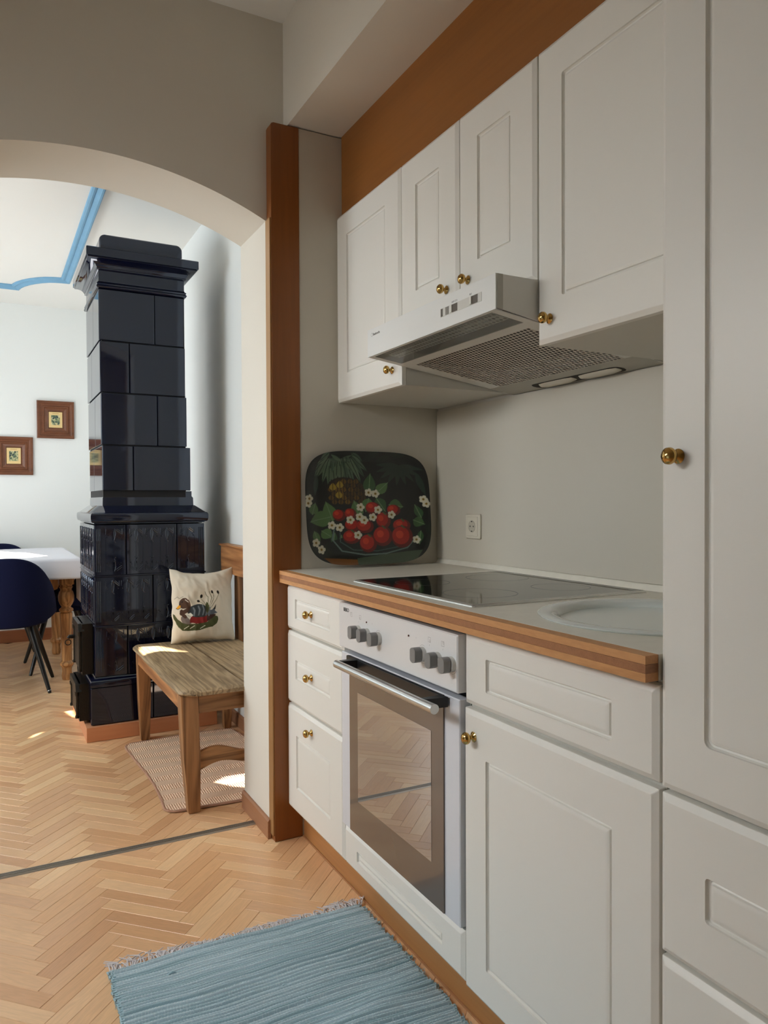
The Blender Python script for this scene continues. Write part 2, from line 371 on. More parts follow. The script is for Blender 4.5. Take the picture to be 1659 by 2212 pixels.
# ---------------------------------------------------------------- kitchen fronts
XF, XU = .868, 1.056
def front(name, parent, xf, y0, y1, z0, z1, g=None, th=.02, cr=.002, gr=.003, matl=None):
    """routed door or drawer front facing -x; g = outer rectangle of the routed groove"""
    m = MB(); R = lambda x, ins, r: [(x, a, b) for a, b in rrect(y0+ins, y1-ins, z0+ins, z1-ins, r)]
    rings = [R(xf+th, 0, cr), R(xf+.0085, 0, cr), R(xf+.0065, .0008, cr), R(xf+.0022, .0075, cr), R(xf+.0004, .0095, cr+.001), R(xf, .011, cr+.001)]
    if g:
        gy0, gy1, gz0, gz1 = g
        G = lambda x, ins: [(x, a, b) for a, b in rrect(gy0+ins, gy1-ins, gz0+ins, gz1-ins, max(.0008, gr-ins*.3))]
        rings += [G(xf, 0), G(xf+.0035, .0004), G(xf+.0065, .0022), G(xf+.0072, .0045), G(xf+.0060, .0066), G(xf+.0030, .0078), G(xf+.0028, .0100), G(xf+.0004, .0150)]
    m.loft(rings); return m.build(name, matl or LACQ, parent, angle=24)
def knob(parent, x, y, z, s=1.0):
    m = MB(); m.lathe([(.0105*s, 0), (.0108*s, .0012), (.0085*s, .003), (.0048*s, .006), (.0042*s, .009), (.006*s, .012*s),
                       (.0108*s, .0145*s), (.0124*s, .0185*s), (.0118*s, .0225*s), (.0085*s, .026*s), (.0035*s, .0278*s), (.0004, .028*s)], (x, y, z), (-1, 0, 0), 28)
    return m.build('knob', BRASS, parent, angle=50)
# --- drawer unit
t = thing('drawer_cabinet', 'white base cabinet with three drawers beside the orange wooden end board', 'cabinet', (1.16, 2.109, .1))
box('carcass', LACQIN, t, .8885, 1.46, 1.889, 2.331, .116, .860)
d = front('drawer', t, XF, 1.889, 2.330, .710, .855, (1.976, 2.254, .75, .814)); knob(d, XF+.0002, 2.118, .782)
d = front('drawer', t, XF, 1.889, 2.330, .4685, .7035, (1.977, 2.253, .555, .617)); knob(d, XF+.0002, 2.118, .587)
d = front('drawer', t, XF, 1.889, 2.330, .118, .462, (1.980, 2.250, .200, .372)); knob(d, XF, 2.119, .417)
# --- oven housing
t = thing('oven_cabinet', 'white housing under the oven with a narrow drawer front above the plinth', 'cabinet', (1.16, 1.588, .1))
m_ = MB(); m_.box(.889, 1.46, 1.291, 1.300, .116, .860); m_.box(.889, 1.46, 1.876, 1.885, .116, .860); m_.box(.889, 1.46, 1.300, 1.876, .116, .228)
m_.build('carcass', LACQIN, t)
front('drawer', t, XF, 1.291, 1.885, .118, .226, (1.374, 1.803, .152, .182))
# --- sink cabinet
t = thing('sink_cabinet', 'white base cabinet with one door and a blind drawer front below the sink', 'cabinet', (1.16, 1.03, .1))
m_ = MB()
for b_ in ((.889, 1.46, .779, .795, .116, .860), (.889, 1.46, 1.271, 1.287, .116, .860), (.889, 1.46, .795, 1.271, .116, .132), (1.445, 1.46, .795, 1.271, .132, .860), (.889, .905, .795, 1.271, .690, .720)): m_.box(*b_)
m_.build('carcass', LACQIN, t)
front('drawer_front', t, XF, .779, 1.287, .710, .855, (.870, 1.209, .747, .814), gr=.004)
d = front('door', t, XF-.001, .779, 1.289, .113, .7005, (.868, 1.209, .187, .611), gr=.004); knob(d, XF-.0008, 1.250, .648)
# --- tall cabinet
t = thing('tall_cabinet', 'tall white cabinet with a long door over wide drawers beside the sink', 'cabinet', (1.16, .476, .1))
box('carcass', LACQIN, t, .889, 1.46, .18, .774, .116, 2.36)
d = front('door', t, XF, .18, .775, .707, 2.32, (.27, .697, .788, 2.24), gr=.011); knob(d, XF, .741, 1.192)
front('drawer', t, XF, .18, .775, .4635, .7, (.27, .695, .544, .608), gr=.006)
front('drawer', t, XF, .18, .775, .118, .457, (.27, .695, .20, .37), gr=.006)
# --- plinth
t = thing('plinth_board', 'orange-brown wooden plinth board along the floor under the white base cabinets', 'plinth', (.93, 1.25, 0))
box('board', PLW, t, .925, .941, .18, 2.330, .003, .115)
box('seal_strip', mat('clear_seal', (168, 120, 80), .25), t, .921, .925, .18, 2.330, .001, .006)

# ---------------------------------------------------------------- worktop
ZT, ZB = .902, .8625
t = thing('worktop', 'pale laminate worktop with a three-layer striped wooden front edge', 'worktop', (1.15, 1.55, ZB))
m_ = MB(); SCX, SCY, HR = 1.15, 1.035, .213
def hole_plate(m, x0, x1, y0, y1, z, cx, cy, r, h):
    n = 64; A = []; B = []
    for i in range(n):
        th = 2*PI*i/n+PI/4; c, s_ = math.cos(th), math.sin(th); k = h/max(abs(c), abs(s_))
        A.append((cx+r*c, cy+r*s_, z)); B.append((cx+c*k, cy+s_*k, z))
    m.loft([A, B], True, False, False)
    a0, a1, b0, b1 = cx-h, cx+h, cy-h, cy+h
    for q in ((x0, x1, y0, b0), (x0, x1, b1, y1), (x0, a0, b0, b1), (a1, x1, b0, b1)):
        m.add([(q[0], q[2], z), (q[1], q[2], z), (q[1], q[3], z), (q[0], q[3], z)], [(0, 1, 2, 3)])
for z in (ZT, ZB+.0005): hole_plate(m_, .8705, 1.463, .778, 2.333, z, SCX, SCY, HR, .235)
m_.loft([[(SCX+HR*math.cos(2*PI*i/64+PI/4), SCY+HR*math.sin(2*PI*i/64+PI/4), z) for i in range(64)] for z in (ZB+.0005, ZT)], True, False, False)
for a in ((.8705, .8705, .778, 2.333), (1.463, 1.463, .778, 2.333), (.8705, 1.463, .778, .778), (.8705, 1.463, 2.333, 2.333)):
    m_.add([(a[0], a[2], ZB+.0005), (a[1], a[3], ZB+.0005), (a[1], a[3], ZT), (a[0], a[2], ZT)], [(0, 1, 2, 3)])
m_.build('top', TOPL, t, smooth=False, fix=False)
for i, (mm, lab) in enumerate(((EDGEL, 'light wood strip'), (EDGED, 'dark wood strip'), (EDGEL, 'light wood strip'))):
    z0 = ZB+i*.01316
    box('edge_strip', mm, t, .8435, .8703, .7785, 2.333, z0+.0001, z0+.0131, bevel=.0008)['label'] = lab
m_ = MB(); m_.prism([(0, 0), (.012, 0), (.004, .012), (0, .016)], lambda a, b, d: (1.4645-a, d, ZT+.0005+b), .78, 2.333); m_.build('rear_lip', TOPL, t)

# --- sink
t = thing('sink', 'round white ceramic sink set into the worktop beside the tall cabinet', 'sink', (SCX, SCY, .74))
m_ = MB(); m_.lathe([(.2128, -.008), (.227, .0008), (.2275, .0035), (.222, .0065), (.205, .0062), (.190, .002), (.183, -.008), (.178, -.03), (.165, -.10), (.14, -.135), (.08, -.146), (.022, -.149),
    (.022, -.153), (.082, -.150), (.143, -.139), (.169, -.103), (.182, -.03), (.190, -.012)], (SCX, SCY, ZT), (0, 0, 1), 72)
m_.build('bowl', CERAM, t, angle=60)
m_ = MB(); m_.lathe([(.03, .0), (.03, .003), (.02, .004), (.018, .001), (.001, .001)], (SCX, SCY, ZT-.1488), (0, 0, 1), 28); m_.build('drain', CHROME, t)

# --- hob
t = thing('ceramic_hob', 'black glass hob with a pale raised frame set on the worktop', 'hob', (1.165, 1.603, ZT))
m_ = MB()
def HR_(z, ins): return [(a, b, z) for a, b in rrect(.905+ins, 1.425-ins, 1.308+ins, 1.898-ins, .006)]
m_.loft([HR_(ZT+.0003, 0), HR_(ZT+.003, .001), HR_(ZT+.006, .006), HR_(ZT+.0062, .009), HR_(ZT+.005, .010)]); m_.build('frame', STEELW, t, angle=25)
box('glass', HOBG, t, .9155, 1.4145, 1.3185, 1.8875, ZT+.0048, ZT+.0058)
ZM = mat('hob_print', (46, 44, 42), .3)
for cx, cy, r in ((1.04, 1.47, .09), (1.04, 1.74, .075), (1.29, 1.47, .075), (1.29, 1.74, .09)):
    m_ = MB()
    A = [(cx+r*math.cos(2*PI*i/48), cy+r*math.sin(2*PI*i/48), ZT+.0060) for i in range(48)]
    B = [(cx+(r-.0014)*math.cos(2*PI*i/48), cy+(r-.0014)*math.sin(2*PI*i/48), ZT+.0060) for i in range(48)]
    m_.loft([A, B], True, False, False); m_.build('zone_marking', ZM, t, smooth=False)

# ---------------------------------------------------------------- oven
t = thing('built_in_oven', 'white built-in oven with six knobs, steel bar handle and brown glass door', 'oven', (1.16, 1.588, .23))
box('housing', DARK, t, .892, 1.44, 1.302, 1.874, .231, .858)
m_ = MB(); XP = .8555
m_.loft([[(x, a, b) for a, b in rrect(1.2915+i, 1.8845-i, .7275+i, .8505-i, .003)] for x, i in ((.892, 0), (XP+.003, 0), (XP, .003))]); pnl = m_.build('control_panel', OVENW, t, angle=25)
for y in (1.758, 1.706, 1.644, 1.430, 1.366, 1.312):
    z = .786; k = MB(); k.lathe([(.0165, 0), (.0162, .0085), (.0160, .009)], (XP, y, z), (-1, 0, 0), 32)
    ko = k.build('knob', KNOBL, pnl)
    k = MB(); pts = []
    for i in range(40):
        a = 2*PI*i/40; q, w_ = .0158*math.cos(a), .0172*math.sin(a); q = max(-.0118, min(.0118, q)); pts.append((q, w_))
    k.prism(pts, lambda a, b, d: (XP-d, y+a, z+b), .0092, .028); k.build('knob_grip', KNOBG, pnl, bevel=.0012, seg=2, ang_bev=60)
for y in (1.712, 1.494): m_ = MB(); m_.lathe([(.0025, 0), (.0022, .0015), (.0004, .002)], (XP, y, .8175), (-1, 0, 0), 14); m_.build('indicator_lamp', RED, pnl)
def ribbon(m, pts, w, fn):
    pts = [Vector((a, b)) for a, b in pts]
    for p, q in zip(pts[:-1], pts[1:]):
        d_ = (q-p).normalized(); n = Vector((-d_.y, d_.x))*w/2
        m.add([fn(*(p-n)), fn(*(q-n)), fn(*(q+n)), fn(*(p+n))], [(0, 1, 2, 3)])
m_ = MB(); on = lambda a, b: (XP-.0003, a, b)
def arc(cy, cz, r, a0, a1, n=10): return [(cy+r*math.cos(math.radians(a0+(a1-a0)*i/n)), cz+r*math.sin(math.radians(a0+(a1-a0)*i/n))) for i in range(n+1)]
for y, z, qy, qz in ((1.803, .826, 1, 1), (1.749, .825, 1, -1), (1.402, .823, -1, -1), (1.347, .823, -1, 1)):
    h = .0052; ribbon(m_, [(y-h, z-h), (y+h, z-h), (y+h, z+h), (y-h, z+h), (y-h, z-h)], .0006, on)
    ribbon(m_, arc(y+qy*.002, z+qz*.002, .0024, 0, 360, 12), .0006, on)
for y in (1.758, 1.706, 1.430, 1.366, 1.312): ribbon(m_, arc(y, .786, .0205, 200, 320), .0006, on)
for y in (1.644, 1.430): ribbon(m_, arc(y, .786, .0205, 20, 110), .0006, on)
for y, z in ((1.758, .812), (1.706, .812), (1.68, .818), (1.46, .818), (1.402, .811), (1.347, .811)): ribbon(m_, [(y, z-.0015), (y, z+.0015)], .0008, on)
m_.build('printed_symbol', INKG, pnl, smooth=False, fix=False)['kind'] = 'stuff'
def text(body, size, y, z, x, mat_, parent, name='lettering', bold=0):
    c = bpy.data.curves.new(name, 'FONT'); c.body = body; c.size = size; c.extrude = .0002; c.offset = bold; c.materials.append(mat_)
    tmp = bpy.data.objects.new('tmp', c); me = bpy.data.meshes.new_from_object(tmp); bpy.data.objects.remove(tmp)
    o = bpy.data.objects.new(name, me); COL.objects.link(o); o.parent = parent; o['kind'] = 'stuff'
    Mx = Matrix(((0, 0, -1, x), (-1, 0, 0, y), (0, 1, 0, z), (0, 0, 0, 1))); o.matrix_basis = Matrix.Translation(-world_loc(parent)) @ Mx; return o
text('BEKO', .0135, 1.853, .8295, XP-.0002, INK, pnl, bold=.0003)
XD = .8625
door = MB(); door.loft([[(x, a, b) for a, b in rrect(1.294+i, 1.883-i, .232+i, .7135-i, .002)] for x, i in ((.889, 0), (XD+.002, 0), (XD, .002))])
dr = door.build('door', mat('oven_door_enamel', (214, 217, 224), .25, coat=.3), t, angle=25)
box('door_glass', mat('brown_glass', (92, 76, 64), .16, coat=.6, spec=.6), dr, XD-.0035, XD-.0002, 1.352, 1.826, .236, .7115, bevel=.0006)
gm, nt, p_ = newmat('mirror_glass'); p_.inputs['Base Color'].default_value = (.42, .41, .41, 1); p_.inputs['Metallic'].default_value = .92; p_.inputs['Roughness'].default_value = .012
box('window_pane', gm, dr, XD-.0042, XD-.0036, 1.402, 1.774, .328, .621)
m_ = MB(); m_.tube([(.805, 1.300, .7005), (.805, 1.790, .7005)], .0105, 32); m_.build('handle', CHROME, dr, angle=40)
m_ = MB()
for y in (1.345, 1.800-.03):
    m_.prism([(-.014, 0), (.014, 0), (.009, .052), (-.007, .052)], lambda a, b, d: (XD-.0036-b, y+a, d), .690, .712)
m_.box(XD-.0125, XD-.0036, 1.352, 1.826, .685, .7125)
m_.build('handle_bracket', BLACK, dr, bevel=.002)

# ---------------------------------------------------------------- wall cabinets
def carcass(t, y0, y1, z0, z1): return box('carcass', LACQIN, t, XU+.021, 1.4635, y0, y1, z0, z1, bevel=.001)
t = thing('wall_cabinet', 'white wall cabinet with one door beside the end wall, above the tray', 'cabinet', (1.26, 2.109, 1.466), 'white wall cabinets')
carcass(t, 1.889, 2.333, 1.467, 2.096)
d = front('door', t, XU, 1.889, 2.333, 1.466, 2.096, (1.979, 2.250, 1.557, 2.016)); knob(d, XU, 1.937, 1.516)
t = thing('wall_cabinet', 'short white wall cabinet with two narrow doors above the cooker hood', 'cabinet', (1.26, 1.584, 1.612), 'white wall cabinets')
carcass(t, 1.284, 1.885, 1.613, 2.096)
d = front('door', t, XU, 1.588, 1.885, 1.612, 2.096, (1.675, 1.798, 1.715, 2.010)); knob(d, XU, 1.640, 1.678)
d = front('door', t, XU, 1.284, 1.585, 1.612, 2.096, (1.371, 1.501, 1.717, 2.017)); knob(d, XU, 1.542, 1.678)
t = thing('wall_cabinet', 'white wall cabinet with one wide door between the hood and the tall cabinet', 'cabinet', (1.26, 1.03, 1.466), 'white wall cabinets')
carcass(t, .778, 1.279, 1.467, 2.096)
d = front('door', t, XU, .778, 1.2795, 1.466, 2.096, (.865, 1.199, 1.557, 2.016), gr=.005); knob(d, XU, 1.237, 1.516)
t = thing('cornice_board', 'wide orange wooden fascia board between wall cabinets and ceiling soffit', 'board', (1.09, 1.55, 2.098))
box('board', WOODH, t, 1.078, 1.098, .18, 2.333, 2.098, 2.3745)
t = thing('end_board', 'tall narrow orange wooden board at the end of the kitchen beside the arch', 'board', (.875, 2.36, 0))
m_ = MB(); pts = [(.824, .002), (.9215, .002), (.9215, 2.370)]+[(.834+.01*math.cos(a), 2.360+.01*math.sin(a)) for a in (PI/2, PI*.75, PI)]
m_.prism(pts, lambda a, b, d: (a, d, b), 2.3335, 2.3785); m_.build('board', WOODO, t, bevel=.0008)
box('edge_seal', mat('brass_seal', (170, 130, 84), .35, .3), t, .8195, .8235, 2.338, 2.3785, .02, 2.06)
t = thing('wall_cladding', 'flat white panel closing the end wall behind the dark painted tray', 'panel', (1.19, 2.36, 0))
box('panel', mat('panel_white', (196, 190, 176), .55), t, .9225, 1.4645, 2.3355, 2.3785, .002, 2.370)
box('splashback', mat('splash_white', (198, 192, 178), .5), None, 1.4585, 1.4645, .777, 2.333, .92, 1.458)
tag(bpy.context.scene.objects['splashback'], 'plain white back panel behind the hob and sink', 'panel')

# ---------------------------------------------------------------- cooker hood
t = thing('cooker_hood', 'white slim cooker hood with perforated metal filter below the short cabinet', 'hood', (1.2, 1.583, 1.46))
HY0, HY1 = 1.2835, 1.8855
hz = lambda x: 1.535-.144*(x-.95)
m_ = MB(); side = [(.953, 1.538), (1.462, hz(1.462)), (1.462, 1.6105), (.953, 1.6105)]
for a, b in ((HY0, HY0+.003), (HY1-.003, HY1)): m_.prism(side, lambda x, z, d: (x, d, z), a, b)
m_.box(.953, 1.462, HY0+.003, HY1-.003, 1.608, 1.6105)
def under(m, x0, x1, y0, y1, th=.002):
    m.add([(x0, y0, hz(x0)), (x1, y0, hz(x1)), (x1, y1, hz(x1)), (x0, y1, hz(x0)), (x0, y0, hz(x0)+th), (x1, y0, hz(x1)+th), (x1, y1, hz(x1)+th), (x0, y1, hz(x0)+th)],
          [(0,3,2,1),(4,5,6,7),(0,1,5,4),(1,2,6,5),(2,3,7,6),(3,0,4,7)])
a, b = HY0+.003, HY1-.003
under(m_, .953, .958, a, b); under(m_, 1.044, 1.074, a, b); under(m_, .958, 1.044, a, 1.309); under(m_, .958, 1.044, 1.858, b)
under(m_, 1.074, 1.37, a, 1.330); under(m_, 1.074, 1.37, 1.832, b)
m_.build('housing', HOODW, t, smooth=False)
m_ = MB(); under(m_, 1.37, 1.462, a, b); m_.build('rear_plate', HOODG, t, smooth=False)
box('front_panel', mat('hood_visor', (226, 228, 226), .4), t, .9495, .9528, HY0, HY1, 1.535, 1.611, bevel=.001)
box('side_strip', HOODG, t, .953, .968, HY0-.0012, HY0, 1.537, 1.6105)
def perforated(name, x0, x1, y0, y1, pitch_x, pitch_y, r, mat_, parent, dz=0, stag=True):
    m = MB(); nx = int((x1-x0)/pitch_x); ny = int((y1-y0)/pitch_y); px = (x1-x0)/nx; py = (y1-y0)/ny
    for i in range(nx):
        off = .5*py if (stag and i % 2) else 0
        for j in range(ny-(1 if off else 0)):
            cx, cy = x0+(i+.5)*px, y0+(j+.5)*py+off
            A = [(cx+r*math.cos(PI/4*k), cy+r*math.sin(PI/4*k)) for k in range(8)]
            B = [(cx+px/2, cy), (cx+px/2, cy+py/2), (cx, cy+py/2), (cx-px/2, cy+py/2), (cx-px/2, cy), (cx-px/2, cy-py/2), (cx, cy-py/2), (cx+px/2, cy-py/2)]
            m.add([(p, q, hz(p)+dz) for p, q in A]+[(p, q, hz(p)+dz) for p, q in B], [(k, (k+1) % 8, 8+(k+1) % 8, 8+k) for k in range(8)])
        if off:
            for ya, yb in ((y0, y0+py/2), (y1-py/2, y1)):
                xa, xb = x0+i*px, x0+(i+1)*px; m.add([(xa, ya, hz(xa)+dz), (xb, ya, hz(xb)+dz), (xb, yb, hz(xb)+dz), (xa, yb, hz(xa)+dz)], [(0, 1, 2, 3)])
    o = m.build(name, mat_, parent, smooth=False, fix=False); o['kind'] = 'stuff'; return o
FILT = mat('filter_metal', (196, 188, 178), .4, .3)
perforated('filter', 1.074, 1.37, 1.330, 1.832, .0120, .0125, .0043, FILT, t)
perforated('lamp_grille', .975, 1.022, 1.330, 1.835, .0118, .0135, .0044, HOODW, t, .008)
m_ = MB(); m_.box(1.072, 1.374, 1.328, 1.834, 1.575, 1.577)  # black liner added so the filter holes look shaded inside
for b_ in ((1.0705, 1.072, 1.328, 1.834), (1.374, 1.3755, 1.328, 1.834), (1.072, 1.374, 1.3265, 1.328), (1.072, 1.374, 1.834, 1.8355)): m_.box(*b_, 1.524, 1.577)
m_.build('dark_liner', DARK, t, smooth=False)
lm, nt, p_ = newmat('lens_plastic'); p_.inputs['Base Color'].default_value = (.75, .78, .76, 1); p_.inputs['Transmission Weight'].default_value = .85; p_.inputs['Roughness'].default_value = .03; p_.inputs['IOR'].default_value = 1.1
m_ = MB(); under(m_, .9582, 1.0438, 1.3092, 1.8578, .0012); m_.build('light_lens', lm, t, smooth=False)
for yc in (1.64, 1.475):
    m_ = MB(); m_.lathe([(.001, -.075), (.016, -.068), (.019, -.04), (.019, .04), (.016, .068), (.001, .075)], (1.43, yc, hz(1.43)+.010), (0, 1, 0), 20); m_.build('bulb', mat('bulb_glass', (206, 200, 184), .35), t, angle=60)
m_ = MB()
A = [(x, y, hz(x)-.0006) for x, y in rrect(1.408, 1.452, 1.392, 1.742, .0215, 8)]
m_.add(A, [tuple(range(len(A)))])
m_.build('vent_slot', mat('slot_dark', (48, 44, 38), .8), t, smooth=False, fix=False)
SLOTG = mat('slot_grey', (96, 90, 82), .6)
# switch recess with two sliders
m_ = MB(); m_.box(.9488, .9496, 1.334, 1.500, 1.5635, 1.5835); m_.build('switch_strip', mat('strip_white', (206, 206, 200), .5), t, smooth=False)
for y0_, y1_ in ((1.490, 1.498), (1.4745, 1.477), (1.4695, 1.472), (1.4645, 1.467), (1.428, 1.449), (1.348, 1.371)): box('switch_slot', SLOTG, t, .9483, .9488, y0_, y1_, 1.5645, 1.5825, smooth=False)
for y in (1.451, 1.372): box('switch_slider', HOODW, t, .9455, .9483, y-.003, y+.004, 1.565, 1.582, bevel=.0006)
text('Bauknecht', .0095, 1.851, 1.5905, .9492, INKG, t)
c_ = MB(); ribbon(c_, arc(1.858, 1.594, .0048, 0, 360, 20), .0007, lambda a, b: (.9492, a, b)); c_.build('emblem', INKG, t, smooth=False, fix=False)
text('A 0 1 2 3', .006, 1.452, 1.5865, .9492, INKG, t); text('0 1', .006, 1.379, 1.5865, .9492, INKG, t)

# ---------------------------------------------------------------- socket
t = thing('wall_socket', 'square cream wall socket on the back wall behind the hob', 'socket', (1.45, 2.09, 1.0))
m_ = MB(); Z = lambda x, i, r: [(x, a, b) for a, b in rrect(2.052+i, 2.136-i, 1.000+i, 1.084-i, r)]
m_.loft([Z(1.458, 0, .006), Z(1.452, 0, .006), Z(1.4495, .003, .005)]); m_.build('plate', OUTLETM, t, angle=30)
m_ = MB(); m_.loft([Z(1.4496, .009, .003), Z(1.4475, .010, .003)], True, False, True)
def ringyz(x, r, n=32): return [(x, 2.094+r*math.cos(2*PI*i/n), 1.042+r*math.sin(2*PI*i/n)) for i in range(n)]
m_.build('cover', OUTLETM, t)
m_ = MB(); m_.loft([ringyz(1.4473, .0205), ringyz(1.4462, .0195), ringyz(1.4468, .0175), ringyz(1.4472, .0170)]); m_.build('insert', mat('socket_insert', (190, 184, 168), .4), t)
m_ = MB()
for q in (-.0095, .0095): m_.lathe([(.0026, 0), (.0026, .0004)], (1.4472, 2.094+q, 1.042), (-1, 0, 0), 12)
m_.box(1.4460, 1.4472, 2.091, 2.097, 1.057, 1.060); m_.box(1.4460, 1.4472, 2.091, 2.097, 1.024, 1.027); m_.build('contact', INK, t)

# ---------------------------------------------------------------- painter for flat prints (vertex colours)
class Canvas:
    def __init__(s, w, h, bg): s.w, s.h = w, h; s.a = np.zeros((h, w, 3)); s.a[:] = bg; yy, xx = np.mgrid[0:h, 0:w]; s.x = (xx+.5)/w; s.y = (yy+.5)/h; s.r = w/h
    def put(s, m, c, al=1): s.a[m] = s.a[m]*(1-al)+np.array(c)*al
    def ell(s, cx, cy, rx, ry, c, rot=0, al=1):
        dx, dy = s.x-cx, s.y-cy; ct, st = math.cos(rot), math.sin(rot); u, v = dx*ct+dy*st, -dx*st+dy*ct
        s.put((u/rx)**2+(v/ry)**2 < 1, c, al)
    def poly(s, pts, c, al=1):
        ins = np.zeros(s.x.shape, bool); n = len(pts)
        for i in range(n):
            (xa, ya), (xb, yb) = pts[i], pts[(i+1) % n]
            if ya == yb: continue
            ins ^= ((ya > s.y) != (yb > s.y)) & (s.x < (xb-xa)*(s.y-ya)/(yb-ya)+xa)
        s.put(ins, c, al)
    def line(s, pts, w, c, al=1):
        for (xa, ya), (xb, yb) in zip(pts[:-1], pts[1:]):
            dx, dy = xb-xa, yb-ya; L = dx*dx+dy*dy+1e-12; t = np.clip(((s.x-xa)*dx+(s.y-ya)*dy)/L, 0, 1)
            s.put((s.x-xa-t*dx)**2+(s.y-ya-t*dy)**2 < (w/2)**2, c, al)
    def leaf(s, x0, y0, x1, y1, w, c, vein=None):
        d = np.hypot(x1-x0, y1-y0); nx, ny = -(y1-y0)/d, (x1-x0)/d; P = []; Q = []
        for i in range(9):
            t = i/8; k = math.sin(PI*t**.8)*w/2; P.append((x0+(x1-x0)*t+nx*k, y0+(y1-y0)*t+ny*k)); Q.append((x0+(x1-x0)*t-nx*k, y0+(y1-y0)*t-ny*k))
        s.poly(P+Q[::-1], c)
        if vein: s.line([(x0, y0), (x1, y1)], .006, vein)
    def paint(s, me, uv):
        lay = me.color_attributes.new('paint', 'FLOAT_COLOR', 'POINT'); out = np.ones((len(uv), 4))
        s.a = (s.a+np.roll(s.a, 1, 0)+np.roll(s.a, 1, 1)+np.roll(s.a, -1, 0)+np.roll(s.a, -1, 1))/5; uv = np.array(uv); ix = np.clip((uv[:, 0]*s.w).astype(int), 0, s.w-1); iy = np.clip((uv[:, 1]*s.h).astype(int), 0, s.h-1)
        c = s.a[iy, ix]/255; out[:, :3] = np.where(c <= .04045, c/12.92, ((c+.055)/1.055)**2.4); lay.data.foreach_set('color', out.ravel())

